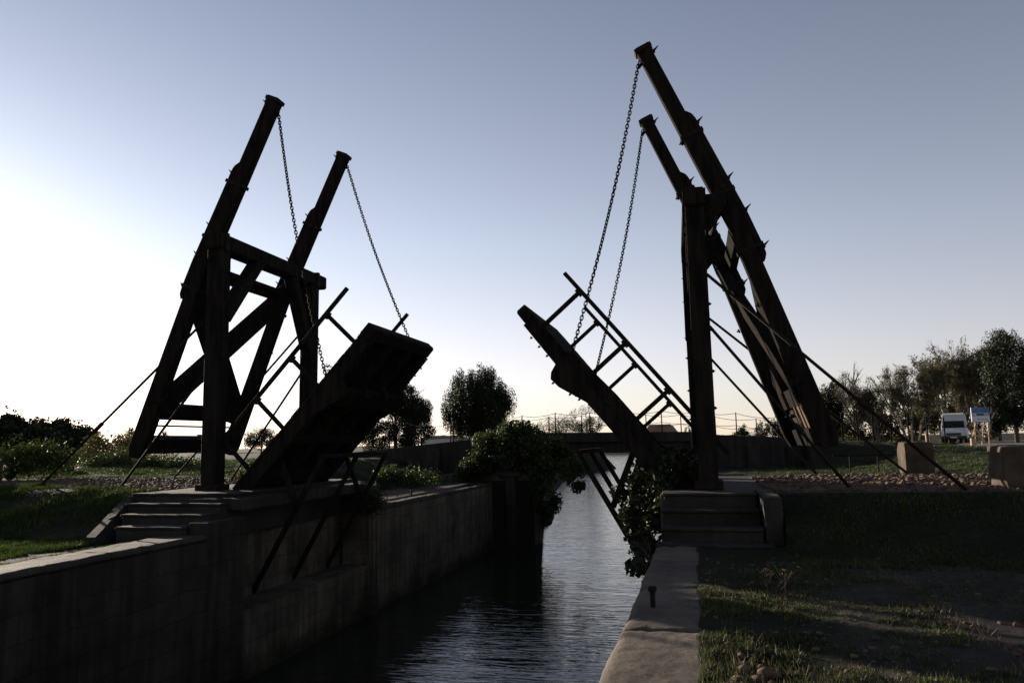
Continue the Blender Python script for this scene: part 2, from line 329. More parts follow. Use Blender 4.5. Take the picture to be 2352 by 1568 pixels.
# ------------------------------------------------------------------ quay walls
XWL = -3.55
lw = thing('quay_wall', 'stained stone and concrete canal wall on the left bank under the raised bridge half', 'wall', (XWL, 0, WZ))
m = MB()
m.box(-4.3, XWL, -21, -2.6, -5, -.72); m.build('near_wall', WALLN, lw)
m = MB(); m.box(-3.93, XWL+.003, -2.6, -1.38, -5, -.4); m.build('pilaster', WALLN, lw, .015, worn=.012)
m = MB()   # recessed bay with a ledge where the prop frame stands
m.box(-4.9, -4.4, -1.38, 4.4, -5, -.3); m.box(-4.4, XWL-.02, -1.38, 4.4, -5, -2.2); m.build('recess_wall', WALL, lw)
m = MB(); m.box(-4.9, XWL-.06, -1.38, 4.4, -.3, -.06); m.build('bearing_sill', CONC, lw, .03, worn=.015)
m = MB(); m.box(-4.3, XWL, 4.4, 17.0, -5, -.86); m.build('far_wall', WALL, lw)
ys = [-21, -15, -11.5, -9.2, -7.1, -4.9, -2.6]
for a, c in zip(ys[:-1], ys[1:]):
    m = MB(); zt = -.6
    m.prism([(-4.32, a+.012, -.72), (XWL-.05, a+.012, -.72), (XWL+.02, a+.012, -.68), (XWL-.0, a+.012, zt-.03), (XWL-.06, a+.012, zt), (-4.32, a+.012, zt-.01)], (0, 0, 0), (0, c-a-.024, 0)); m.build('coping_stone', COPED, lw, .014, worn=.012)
ys = [4.4, 6.4, 8.9, 11.2, 13.9, 17.0]
for i, (a, c) in enumerate(zip(ys[:-1], ys[1:])):
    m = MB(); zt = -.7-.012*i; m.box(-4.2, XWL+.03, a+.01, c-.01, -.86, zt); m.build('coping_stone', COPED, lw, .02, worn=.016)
# lock pier beyond
pr = thing('lock_pier', 'dark projecting lock pier overgrown with ivy below the footbridge', 'pier', (-2.7, 17.2, WZ))
m = MB(); m.prism([(-6, 17.35, -5), (-1.5, 17.35, -5), (-2.7, 22.9, -5), (-6, 22.9, -5)], (0, 0, 0), (0, 0, 4.6)); m.build('pier_wall', WALL, pr, .02)
m = MB(); m.box(-2.97, -2.56, 17.05, 17.35, -5, -.5); m.build('gate_post', CONC, pr, .02)
m = MB(); m.box(-3.2, -2.35, 17.0, 17.35, -.5, -.3); m.build('post_cap', CONC, pr, .03)
# right quay wall
XWR = 4.4
rw = thing('quay_wall', 'canal wall on the right bank with broad worn coping stones in the foreground', 'wall', (XWR, 0, WZ))
m = MB(); m.box(XWR+.05, 5.3, -21, -1.2, -5, -.92); m.build('near_wall', WALL, rw)
m = MB(); m.box(XWR+.03, 5.3, -1.2, 5.2, -5, -.02); m.build('abutment_face', WALL, rw, .02)
m = MB(); m.box(XWR+.05, 5.3, 5.2, 31, -5, -.35); m.build('far_wall', WALL, rw)
ys = [-21, -15.5, -11.2, -8.02, -6.05, -4.15, -2.45]
for i, (a, c) in enumerate(zip(ys[:-1], ys[1:])):
    # finely divided slab: worn top, rounded outer edge
    nU, nV = 26, max(8, int((c-a)/.06)); prof = [(0.02, -.92), (0.0, -.8), (.015, -.745), (.05, -.715), (.1, -.702)]
    us = [p[0] for p in prof]+list(np.linspace(.14, .68, 20))
    V = []; Fq = []
    for j in range(nV+1):
        y = a+.014+(c-a-.028)*j/nV; e = min(j, nV-j)*((c-a)/nV)
        for k, u in enumerate(us):
            z = prof[k][1] if k < len(prof) else -.7
            x = XWR-.05*max(0, (-y-7)/4)*(1 if u < .3 else 0)+u+.018*float(vnoise(y*2.3+i*7, u*3)); wob_ = .016*float(vnoise(x*6+3, y*6))+.012*float(vnoise(x*17, y*17))
            if k >= 2: z += wob_-.02*max(0, 1-e/.05)
            if u > .6: x += (.09*float(vnoise(y*2.2, 4.4))+.03*float(vnoise(y*5, 9.4)))*min(1, (u-.6)/.06)
            V.append((x, y, z))
    w = len(us)
    for j in range(nV):
        for k in range(w-1): Fq.append((j*w+k, j*w+k+1, (j+1)*w+k+1, (j+1)*w+k))
    m = MB(); m.v = V; m.f = Fq
    # closing sides
    bo = len(m.v); m.v += [(XWR+.72, V[0][1], -.92), (XWR+.7, V[-1][1], -.92)]
    m.f += [tuple([bo]+[k for k in range(w-1, -1, -1)]), tuple([bo+1]+[nV*w+k for k in range(w)]), tuple([bo, bo+1, nV*w+w-1]+[j*w+w-1 for j in range(nV-1, -1, -1)])]
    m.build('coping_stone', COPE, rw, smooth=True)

# ------------------------------------------------------------------ steps
st = thing('stone_steps', 'dark stone steps climbing to the bridge platform on the left bank', 'steps', (-5.5, -2, -.65))
zs = [-.46, -.29, -.13, .03]; yf = [-2.75, -2.2, -1.62, -1.02]
for i in range(4):
    m = MB(); x0 = -5.35-.36*i; z0 = zs[i-1]-.02 if i else -.75
    m.box(x0, -3.98, yf[i], (yf[i+1]+.02 if i < 3 else .75), -.8, zs[i]-.05); m.box(x0-.02, -3.96, yf[i]-.03, (yf[i+1]-.001 if i < 3 else .75), zs[i]-.05, zs[i]); m.build('step', STEPM, st, .016, worn=.008)
m = MB(); m.prism([(-5.38, -3.2, -.8), (-5.38, -3.2, -.6), (-6.55, -.8, .02), (-6.55, .2, .02), (-6.55, .2, -.8)], (-.22, 0, 0), (0, 0, 0)); m.build('side_wall', STEPM, st, .014, worn=.007)
st = thing('stone_steps', 'three dark stone steps between the right quay and its bridge platform', 'steps', (5.3, -2, -.7))
zs = [-.47, -.235, 0]; yf = [-2.35, -1.8, -1.25]
for i in range(3):
    m = MB(); m.box(4.5, 6.05, yf[i], (yf[i+1]+.02 if i < 2 else -.4), -.95, zs[i]-.05); m.box(4.47, 6.055, yf[i]-.03, (yf[i+1]-.001 if i < 2 else -.4), zs[i]-.05, zs[i]); m.build('step', STEPM, st, .016, worn=.008)
m = MB(); m.box(6.08, 6.34, -2.38, -.4, -.95, .012); m.build('side_wall', STEPM, st, .014, worn=.007)
m = MB(); m.box(4.42, 6.2, -2.75, -2.39, -.95, -.675); m.build('bottom_slab', STEPM, st, .02, worn=.02)
m = MB(); m.box(4.45, 6.35, -.4, 5.2, -.9, -.012); tag(m.build('bridge_platform', CONC, loc=(5.5, 2, 0)), 'flat concrete bearing platform behind the right steps carrying the tall timber portal', 'platform')
m = MB(); m.box(-6.6, -4.32, .76, 5.0, -.9, .02); tag(m.build('bridge_platform', CONC, loc=(-5.5, 2, 0)), 'flat concrete bearing platform on the left bank carrying the left timber portal', 'platform')
m = MB(); m.box(6.35, 12, -1.35, -1.15, -.6, .012); tag(m.build('kerb', CONC, loc=(9, -1.2, -.6)), 'long low stone kerb topping the dark grass slope beside the right steps', 'kerb')

# ------------------------------------------------------------------ bascule bridge
S = 4.19
def spike(mb, p, d, r=.03, l=.14):
    p = Vector(p); d = Vector(d).normalized()
    mb.tube([p, p+d*.035], r*1.7, 6); mb.tube([p+d*.03, p+d*l], r, 6, r*.25)
def side(s, word):
    # ---- portal
    a = 5.28
    po = thing('timber_portal', f'dark timber portal with iron stays standing on the {word} canal bank', 'portal', (s*a, S/2, 0), 'portals of the drawbridge')
    for y in (0, S):
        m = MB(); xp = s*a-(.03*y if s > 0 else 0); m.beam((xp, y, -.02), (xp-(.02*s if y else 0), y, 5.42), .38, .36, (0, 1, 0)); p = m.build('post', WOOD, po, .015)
        m = MB(); m.box(xp-.26, xp+.26, y-.26, y+.26, 0, .16); m.build('foot_shoe', IRON, p, .01)
        for k, z in enumerate((.7, 1.4, 2.1, 2.9, 3.4, 4.3, 4.9)):
            m = MB(); spike(m, (xp-s*.175, y+.02, z), (-s, 0, 0), .018, .07); m.build('bolt', IRON, p)
            m = MB(); spike(m, (xp+s*.175, y+.02, z+.1), (s, 0, 0), .018, .06); m.build('bolt', IRON, p)
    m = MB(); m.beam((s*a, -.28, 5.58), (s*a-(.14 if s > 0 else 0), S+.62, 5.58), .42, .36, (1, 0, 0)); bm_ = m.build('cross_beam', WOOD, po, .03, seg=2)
    for y in (-.02, S+.1):
        m = MB(); m.box(s*a-.23, s*a+.23, y-.06, y+.06, 5.36, 5.79); m.build('iron_strap', IRON, bm_)
    m = MB(); m.beam((s*(a-.06), .1, 3.85), (s*(a-.06), 1.42, 5.42), .3, .26, (1, 0, 0)); m.build('knee_brace', WOOD, po, .012)
    m = MB(); m.beam((s*(a-.07)-(.12 if s > 0 else 0), S-.1, 3.35), (s*(a-.07)-(.1 if s > 0 else 0), S-1.15, 5.42), .3, .26, (1, 0, 0)); m.build('knee_brace', WOOD, po, .012)
    m = MB(); m.tube([(s*(a+.12), 0, 4.98), (s*(a+.12), S, 4.98)], .022, 6); m.build('tie_rod', IRON, po)
    for y in (.45, 4.1):
        m = MB(); m.prism([(s*(a+.05), y-.2, 5.76), (s*(a+.62), y-.2, 5.76), (s*(a+.62), y-.2, 5.5), (s*(a+.2), y-.2, 5.0)], (0, 0, 0), (0, .4, 0)); m.build('bearing_block', WOOD, po, .01)
    if s < 0: stays = [((-5.45, -.02, 3.92), (-9.85, -.05, .1)), ((-5.45, 0, 2.74), (-7.95, .35, .08)), ((-5.42, S, 4.2), (-9.7, 4.4, .02)), ((-5.5, S, 2.95), (-7.75, 4.35, .0))]
    else: stays = [((5.45, 0, 4.08), (9.42, -.75, -.02)), ((5.45, 0, 3.06), (7.72, -.25, -.02)), ((5.45, S, 3.93), (9.84, 4.5, -.02)), ((5.45, S, 2.95), (7.9, 4.9, -.02))]
    for p0, p1 in stays:
        m = MB(); m.tube([p0, p1], .03, 8); sy = m.build('stay_rod', IRON, po, smooth=True)
        d = (Vector(p1)-Vector(p0)); q = Vector(p0)+d*.62
        m = MB(); m.tube([q, q+d*.05], .052, 8); m.build('turnbuckle', IRON, sy)
    # ---- balance frame
    T, K, B = (Vector((-4.2, 0, 9.13)), Vector((-5.99, 0, 5.2)), Vector((-7.64, 0, .76))) if s < 0 else (Vector((4.38, 0, 9.13)), Vector((6.05, 0, 5.2)), Vector((7.53, 0, .72)))
    ax1, ax2 = (K-T).normalized(), (B-K).normalized(); L1 = (K-T).length; Lr = L1+(B-K).length; ax = ax1
    n1, n2 = (Vector((0, s, 0)).cross(a_) for a_ in (ax1, ax2))
    if n1.x*s < 0: n1, n2 = -n1, -n2                     # towards the land (back/upper side)
    nb = n1
    shear = .05 if s > 0 else 0
    bf = thing('balance_frame', f'pair of tall leaning balance beams tilted over the {word} portal', 'balance frame', (s*5.8, S/2, 5.8), 'balance frames of the drawbridge')
    def P(u, n, y):                                      # the beams are spliced with a slight kink near the pivot
        return (T+ax1*u+n1*n if u <= L1 else K+ax2*(u-L1)+n2*n)+Vector((-shear*(y-.45), y, 0))
    for y, ln in ((.45, Lr), (4.1, Lr)):
        m = MB(); poly = [(0, -.14), (.1, -.165), (.3, -.15), (L1, -.165), (ln-.28, -.185), (ln-.02, -.13), (ln, .12), (ln-.18, .2), (L1, .17), (1.9, .15), (.25, .145), (.16, .175), (0, .16)]
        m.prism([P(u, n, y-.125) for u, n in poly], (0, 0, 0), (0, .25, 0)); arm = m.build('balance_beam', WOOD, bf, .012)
        m = MB(); poly = [(1.74, .153), (1.86, .24), (1.98, .265), (L1, .285), (4.95, .31), (5.12, .30), (5.22, .24), (5.22, .195), (L1, .174)]
        m.prism([P(u, n, y-.12) for u, n in poly], (0, 0, 0), (0, .24, 0)); m.build('doubler', WOOD, arm, .012)
        for u, n in ((2.05, .265), (3.4, .275), (4.15, .28), (4.95, .31), (.2, .16)):
            m = MB(); spike(m, P(u, n, y), n1-ax1*.4, .03, .17); m.build('bolt', IRON, arm)
        for u, n in ((2.3, -.17), (3.75, -.18), (6.0, -.19)):
            m = MB(); spike(m, P(u, n, y), -nb, .03, .08); m.build('bolt', IRON, arm)
        for u in (2.25, 3.65, 4.9):
            hn = .292 if u < 4.8 else .322; m = MB()
            m.prism([P(u-.04, -.195, y-.14), P(u+.04, -.195, y-.14), P(u+.04, hn, y-.14), P(u-.04, hn, y-.14)], (0, 0, 0), (0, .28, 0))
            m.build('iron_strap', IRON, arm)
        m = MB(); m.prism([P(.02, -.19, y-.14), P(.11, -.19, y-.14), P(.11, .185, y-.14), P(.02, .185, y-.14)], (0, 0, 0), (0, .28, 0)); m.build('end_band', IRON, arm, .005)
    def plank(name, u0, u1, t0=-.12, t1=.12, y0=.575, y1=3.975, mat=WOOD):
        m = MB(); m.prism([P(u0, t0, y0), P(u1, t0, y0), P(u1, t1, y0), P(u0, t1, y0)], (0, 0, 0), (0, y1-y0, 0)); return m.build(name, mat, bf, .01)
    plank('head_brace', 4.24, 4.58, -.1, .1)
    plank('counterweight_beam', 7.70, 8.08, -.14, .02, mat=WOOD)
    plank('counterweight_beam', 8.56, 8.92, -.16, .16)
    m = MB(); m.tube([P(8.27, 0, .5), P(8.27, 0, 4.05)], .024, 6); m.build('tie_rod', IRON, bf)
    if s > 0:
        m = MB(); m.prism([P(8.12, .03, 2.3), P(8.53, .03, 2.3), P(8.53, .1, 2.3), P(8.12, .1, 2.3)], (0, 0, 0), (0, 1.55, 0)); m.build('ballast_plate', IRON, bf)
        for yy in (1.0, 1.35, 1.75):
            m = MB(); m.prism([P(8.09, -.1, yy), P(8.55, -.1, yy), P(8.55, -.04, yy), P(8.09, -.04, yy)], (0, 0, 0), (0, .24, 0)); m.build('slat', WOODB, bf)
    for (u0, y0, u1, y1), o in (((7.85, .45, 4.28, 3.98), -.11), ((4.84, .5, 7.97, 3.98), .11)):
        m = MB(); m.beam(P(u0, o, y0), P(u1, o, y1), (.2), .57, nb); m.build('cross_brace', WOOD, bf, .01)
    m = MB(); m.tube([P(3.55, .1, .3), P(3.55, .1, 4.25)], .07, 10); m.build('pivot_shaft', IRON, bf, smooth=True)
    # ---- leaf
    ang = rad(47.3) if s < 0 else rad(50.7); Ll = 4.49
    H = Vector((s*4.66, 0, .25)); e = Vector((-s*math.cos(ang), 0, math.sin(ang))); n = Vector((s*math.sin(ang), 0, math.cos(ang)))
    def Q(v, k, y): return H+e*v+n*(k-(.11*y/3.7 if s > 0 else 0))+Vector((0, y, 0))
    y0, y1 = .06, 3.72
    lf = thing('bridge_leaf', f'raised timber drawbridge leaf with railing on the {word} side of the canal', 'bridge leaf', (s*4.66, 1.9, .25), 'raised leaves of the drawbridge')
    m = MB(); nb_ = 20
    for i in range(nb_):
        v0 = -.25+(Ll+.05)*i/nb_; v1 = -.25+(Ll+.05)*(i+1)/nb_-.012; k = random.uniform(-.006, .006)
        m.prism([Q(v0, -.07, y0+random.uniform(-.03, .03)), Q(v1, -.07, y0), Q(v1, k, y0), Q(v0, k, y0)], (0, 0, 0), (0, y1-y0+random.uniform(-.03, .03), 0))
    m.build('deck', WOOD, lf)
    for y in (.16, 1.32, 2.46, 3.62):
        m = MB(); poly = [(-.3, -.07), (-.3, -.34), (2.15, -.36), (2.75, -.58), (2.98, -.6), (3.08, -.5), (3.14, -.33), (Ll-.3, -.3), (Ll-.3, -.07)]
        m.prism([Q(v, k, y-.09) for v, k in poly], (0, 0, 0), (0, .18, 0)); gd = m.build('girder', WOOD, lf, .01)
        if y < .2 or y > 3.6:
            for v in (1.9, 2.1, 2.3, 2.5, 2.9, 3.4, 3.65, 3.9):
                m = MB(); k = -.36-(v-2.15)*.37 if 2.15 < v < 2.75 else (-.6 if 2.75 <= v < 3 else -.33)
                spike(m, Q(v, k, y), -n, .014, .06); m.build('bolt', IRON, gd)
    m = MB(); m.prism([Q(v, k, y0-.04) for v, k in ((Ll-.3, -.25), (Ll-.04, -.24), (Ll, -.2), (Ll, .0), (Ll-.3, .0))], (0, 0, 0), (0, y1-y0+.08, 0)); m.build('tip_beam', WOOD, lf, .012)
    for v0, v1, k0, k1 in ((2.5, 2.9, -.78, -.6) if False else (2.55, 3.0, -.5, -.33), (.1, .4, -.34, -.08), (1.3, 1.5, -.33, -.08)):
        m = MB(); m.prism([Q(v0, k0, y0+.2), Q(v1, k0, y0+.2), Q(v1, k1, y0+.2), Q(v0, k1, y0+.2)], (0, 0, 0), (0, y1-y0-.4, 0)); m.build('cross_bearer', WOOD, lf, .01)
    m = MB(); m.tube([Q(-.12, -.2, y0-.1), Q(-.12, -.2, y1+.1)], .06, 10); m.build('hinge_shaft', IRON, lf)
    for y in (.1, 3.68):
        hr_ = .93 if s < 0 else (1.03 if y < 1 else .99); vs = (3.95, 2.7, 1.49, .3) if s < 0 else (3.9, 2.5, 1.26, .1)
        m = MB(); m.beam(Q(vs[0]+(.76 if s < 0 else .53), hr_, y), Q(-.35, hr_, y), .07, .085, (0, 1, 0)); rl = m.build('handrail', WOOD, lf, .006)
        for v in vs:
            m = MB(); m.beam(Q(v, -.0, y), Q(v+.02, hr_-.04, y), .075, .085, (0, 1, 0)); m.build('railing_post', WOOD, lf, .006)
        for v in vs[:3]:
            m = MB(); m.beam(Q(v-.06, hr_-.04, y), Q(v+.1, hr_-.04, y), .09, .1, (0, 1, 0)); m.build('joint_plate', IRON, rl)
        if s > 0:
            m = MB(); m.prism([Q(.1, .004, y-.05), Q(3.2, .004, y-.05), Q(3.05, .1, y-.05), Q(2.3, .15, y-.05), Q(.5, .15, y-.05)], (0, 0, 0), (0, .1, 0)); m.build('kerb_beam', WOOD, lf, .008)
    # ---- prop frame
    pf = thing('prop_frame', f'hanging frame of three thin prop legs under the {word} bridge leaf', 'prop frame', (s*4.46, 2, -2.2), 'prop frames under the drawbridge')
    for y in (.3, 2.0, 3.7):
        m = MB(); m.beam((s*4.43, y, -2.19), (s*2.8, y, .68), .085, .1, (0, 1, 0)); m.build('leg', WOOD, pf, .006)
    m = MB(); m.beam((s*2.8, .22, .72), (s*2.8, 3.78, .72), .09, .085, (1, 0, 0)); m.build('top_bar', WOOD, pf, .006)
    for y in (.38, 3.62):
        tp = Q(.85, -.3, y); m = MB(); m.beam((s*3.43, y, -.37), tp, .08, .12, (0, 1, 0)); m.build('link_bar', WOOD, pf, .006)
    # ---- chains
    tl = (P(.28, -.2, .45), P(.28, -.2, 4.1)); v_ = 2.72 if s > 0 else 2.75
    ends = (Q(3.1, .05, .45), Q(3.1, .05, 3.6)) if s < 0 else (Q(3.1, .05, .2), Q(2.95, .05, 3.6))
    if s < 0: ends = (Q(2.95, .05, .2), Q(4.1, .02, 3.55))
    for i in (0, 1):
        p0, p1 = tl[i], ends[i]; d = p1-p0; ln = d.length; pitch = .075; nL = int(ln/pitch); m = MB()
        wd = 'near' if i == 0 else 'far'
        for k in range(nL+1):
            t = k/nL; c = p0+d*t+Vector((-s*.0, 0, -.0))+Vector((s*.10*math.sin(math.pi*t), 0, 0)); t2 = min(1, t+.01)
            ta = (d*(t2-t+1e-4)+Vector((s*.10*(math.sin(math.pi*t2)-math.sin(math.pi*t)), 0, 0))).normalized()
            tw = .5+.9*math.sin(k*.021*2+i*2.1+s); sd = Vector((1, 0, 0)); sd = (sd-ta*sd.dot(ta)).normalized(); ot = ta.cross(sd)
            an = tw+(math.pi/2 if k % 2 else 0); w = sd*math.cos(an)+ot*math.sin(an); r = .0135
            loop = []
            for q in range(12):
                th = 2*math.pi*q/12; cy, sy_ = math.cos(th), math.sin(th)
                loop.append(c+w*(.029*cy)+ta*(.029*sy_+(.024 if sy_ > 0.01 else (-.024 if sy_ < -.01 else 0))))
            o = len(m.v); nr = ta.cross(w)
            for q in range(12):
                cen = loop[q]; out = (cen-c).normalized()
                for z in range(5):
                    aa = 2*math.pi*z/5; m.v.append(tuple(cen+out*(math.cos(aa)*r)+nr*(math.sin(aa)*r)))
            for q in range(12):
                for z in range(5): m.f.append((o+q*5+z, o+q*5+(z+1) % 5, o+((q+1) % 12)*5+(z+1) % 5, o+((q+1) % 12)*5+z))
        ch = thing('lifting_chain', f'hanging lifting chain on the {wd} balance beam of the {word} drawbridge half', 'chain', p1, 'lifting chains of the drawbridge')
        m.build('chain_links', IRON, ch, smooth=True)
        m = MB(); m.tube([p0-Vector((0, 0, .1))+d*0, p0+nb*.22+Vector((0, 0, .08))], .035, 8); m.build('top_shackle', IRON, ch)
        m = MB(); m.tube([p1, p1-n*.12], .04, 8); m.build('bottom_shackle', IRON, ch)
side(-1, 'left'); side(1, 'right')

# ------------------------------------------------------------------ footbridge
fb = thing('footbridge', 'low concrete footbridge with rope railings crossing the canal behind the drawbridge', 'bridge', (2, 20.2, -.3))
Yf, Yb = 19.2, 21.8
m = MB(); m.prism([(-1.9, Yf, .92), (5.1, Yf, .84), (5.1, Yf, 1.25), (-1.9, Yf, 1.35)], (0, 0, 0), (0, Yb-Yf, 0)); m.build('deck', CONC, fb, .01)
m = MB(); m.prism([(-1.4, Yf+.25, .42), (5.1, Yf+.25, .36), (5.1, Yf+.25, .84), (-1.4, Yf+.25, .92)], (0, 0, 0), (0, .35, 0)); m.prism([(-1.4, Yb-.6, .42), (5.1, Yb-.6, .36), (5.1, Yb-.6, .84), (-1.4, Yb-.6, .92)], (0, 0, 0), (0, .35, 0)); m.build('girder', CONC, fb)
m = MB(); m.prism([(-1.75, Yf-.003, -.9), (-1.75, Yf-.003, 1.33), (-5.2, Yf-.003, 1.11), (-10.5, Yf-.003, .66), (-15, Yf-.003, .4), (-19, Yf-.003, .2), (-19, Yf-.003, -.9)], (0, 0, 0), (0, .35, 0)); lwb = m.build('approach_wall', CONC, fb)
m = MB(); m.prism([(-7.3, Yf-.6, -.8), (-6.6, Yf-.6, -.8), (-6.6, Yf-.05, .75), (-7.3, Yf-.05, .75), ], (0, 0, 0), (0, .6, .05)); m.build('buttress', CONC, lwb)
m = MB(); m.prism([(4.75, Yf-.003, -.9), (4.75, Yf-.003, 1.2), (6.0, Yf-.003, 1.08), (9.5, Yf-.003, .83), (9.5, Yf-.003, -.9)], (0, 0, 0), (0, .35, 0)); rwb = m.build('approach_wall', CONC, fb)
for x in (7.1, 8.7):
    m = MB(); m.box(x, x+.55, Yf-.16, Yf-.003, -.8, .62); m.build('buttress', CONC, rwb, .01)
def deckz(x): return float(np.interp(x, [-19, -15, -10.5, -5.2, -1.15, 5.1, 6, 9, 11.2, 14], [.2, .4, .66, 1.11, 1.34, 1.24, 1.08, .84, .76, .5]))
def rope_rail(y, xs, hts):
    tops = []
    for x, hh in zip(xs, hts):
        z = deckz(x); m = MB(); m.beam((x, y, z-.02), (x, y, z+hh), .05, .05, (1, 0, 0), .04, .04); m.build('railing_post', WOOD, fb)
        tops.append((x, z, hh))
    for fr in (.97, .45):
        for (xa, za, ha), (xb, zb, hb) in zip(tops[:-1], tops[1:]):
            pts = [(xa+(xb-xa)*t, y, za+ha*fr+(zb+hb*fr-za-ha*fr)*t-.09*4*t*(1-t)*(1 if fr > .9 else .8)) for t in (0, .2, .4, .6, .8, 1)]
            m = MB(); m.tube(pts, .011, 5); m.build('rope', WOOD, fb)
rope_rail(Yf+.12, [-9.2, -7.6, -6.0, -4.35, -2.7, -1.15, .42, 2.0, 3.58, 5.2, 6.72, 8.4, 10.2], [.9, .9, .9, .9, .9, .9, .9, .9, .95, .9, 1.0, .9, .9])
rope_rail(Yb-.15, [-8.6, -6.9, -5.2, -3.5, -1.9, -.3, 1.2, 2.75, 4.35, 5.9, 7.7, 9.6], [.85]*12)

# ------------------------------------------------------------------ vegetation
def leaves(cl, n, size, flat=0.0, aspect=.55):
    """cl: array of clumps (x,y,z,rx,ry,rz); returns diamond leaf quads spread through the clumps"""
    cl = np.array(cl, float); w = cl[:, 3]*cl[:, 4]*cl[:, 5]; w = w**.7; w /= w.sum()
    k = RNG.choice(len(cl), n, p=w); d = RNG.normal(size=(n, 3)); d /= np.linalg.norm(d, axis=1)[:, None]
    r = RNG.random(n)**.42; P = cl[k, :3]+d*cl[k, 3:6]*r[:, None]
    a = RNG.normal(size=(n, 3)); a /= np.linalg.norm(a, axis=1)[:, None]
    a[:, 2] *= (1-flat); a /= np.linalg.norm(a, axis=1)[:, None]
    b_ = RNG.normal(size=(n, 3)); b_ -= a*(a*b_).sum(1)[:, None]; b_ /= np.linalg.norm(b_, axis=1)[:, None]
    s = size*RNG.uniform(.6, 1.35, n)[:, None]
    V = np.stack([P-a*s*.5, P+b_*s*aspect*.5, P+a*s*.5, P-b_*s*aspect*.5], 1).reshape(-1, 3)
    return V, np.arange(n*4).reshape(n, 4)
def grow(mb, p, d, ln, r, lev, spread=.6, upb=.25, tips=None, kids=(2, 4), n=4, shrink=.68):
    p = Vector(p); d = Vector(d).normalized(); pts = [p]; k = 3
    for i in range(k):
        d = (d+Vector((random.gauss(0, .12), random.gauss(0, .12), random.gauss(0, .08)+upb*.12))).normalized(); pts.append(pts[-1]+d*(ln/k))
    mb.tube(pts, r, n if lev > 1 else 3, r*.62, cap=False)
    if tips is not None and lev <= 1: tips += [tuple(q) for q in pts[1:]]
    if lev == 0: return
    for _ in range(random.randint(*kids)):
        t = random.uniform(.35, 1); q = pts[0].lerp(pts[-1], t) if t < .98 else pts[-1]
        i = min(k-1, int(t*k)); q = pts[i].lerp(pts[i+1], t*k-i) if t < 1 else pts[-1]
        o = Vector((random.gauss(0, 1), random.gauss(0, 1), random.gauss(0, .6))).normalized()
        grow(mb, q, d*(1-spread)+o*spread+Vector((0, 0, upb)), ln*shrink*random.uniform(.8, 1.15), r*.55, lev-1, spread, upb, tips, kids, n, shrink)
    grow(mb, pts[-1], d, ln*shrink, r*.6, lev-1, spread, upb, tips, kids, n, shrink)
def crown_clumps(c, rx, ry, rz, n, cs, vert=1.0, bias=.5):
    out = []
    for _ in range(n):
        while True:
            d = RNG.uniform(-1, 1, 3)
            if (d**2).sum() <= 1 and RNG.random() < (d**2).sum()**bias+.15: break
        s = cs*RNG.uniform(.6, 1.3); out.append((c[0]+d[0]*rx, c[1]+d[1]*ry, c[2]+d[2]*rz, s, s, s*vert))
    return out
def leafy_tree(name, label, cat, base, top, rx, z0, n, size, mat, clumps=60, cs=.5, vert=1.3, group=None, trunk_r=.14, flat=.0, bias=.5, lobes=None):
    base = Vector(base); ht = top-base.z; t = thing(name, label, cat, base, group)
    m = MB(); m.tube([base-Vector((0, 0, .3)), base+Vector((.05, 0, ht*.3)), base+Vector((-.05, .05, ht*.62)), base+Vector((.03, 0, ht*.9))], trunk_r, 8, trunk_r*.25)
    for _ in range(9):
        z = random.uniform(.22, .75)*ht; an = random.uniform(0, 6.28); q = base+Vector((0, 0, z)); l = rx*random.uniform(.6, .95)
        e_ = q+Vector((math.cos(an)*l, math.sin(an)*l, l*random.uniform(.2, .8))); m.tube([q, q.lerp(e_, .5)+Vector((0, 0, .1)), e_], trunk_r*.4, 5, trunk_r*.1)
    m.build('trunk', BARK, t, smooth=True)
    cz = (top+z0)/2; cl = crown_clumps((base.x, base.y, cz), rx-cs*.6, rx-cs*.6, (top-z0)/2-cs*vert*.6, clumps, cs, vert, bias)
    for lo in (lobes or []): cl += crown_clumps(lo[:3], lo[3], lo[3], lo[4], int(clumps*.3), cs, vert, bias)
    V, Fc = leaves(cl, n, size, flat); npmesh('crown', V, Fc, mat, t); return t
def bare_tree(name, label, cat, base, top, spread, lev, nl, lsize, mat, group=None, r=.09, stems=1):
    base = Vector(base); ht = top-base.z; t = thing(name, label, cat, base, group); m = MB(); tips = []
    for k in range(stems):
        o = Vector((random.uniform(-.5, .5), random.uniform(-.5, .5), -.2)) if stems > 1 else Vector((0, 0, -.2))
        grow(m, base+o, Vector((random.gauss(0, .1+.08*(stems > 1)), random.gauss(0, .1), 1)), ht*.36, r, lev, spread, .3, tips, (2, 4), 5, .7)
    # scale the growth to the surveyed height
    zmax = max(v[2] for v in m.v); f = ht/(zmax-base.z); m.v = [tuple(base+(Vector(v)-base)*f) for v in m.v]; tips = [tuple(base+(Vector(p)-base)*f) for p in tips]
    m.build('trunk', BARK, t)
    if nl:
        pk = [random.choice(tips) for _ in range(nl//12)]; cl = [(p[0], p[1], p[2], .22, .22, .22) for p in pk]
        V, Fc = leaves(cl, nl, lsize); npmesh('crown', V, Fc, mat, t)
    return t
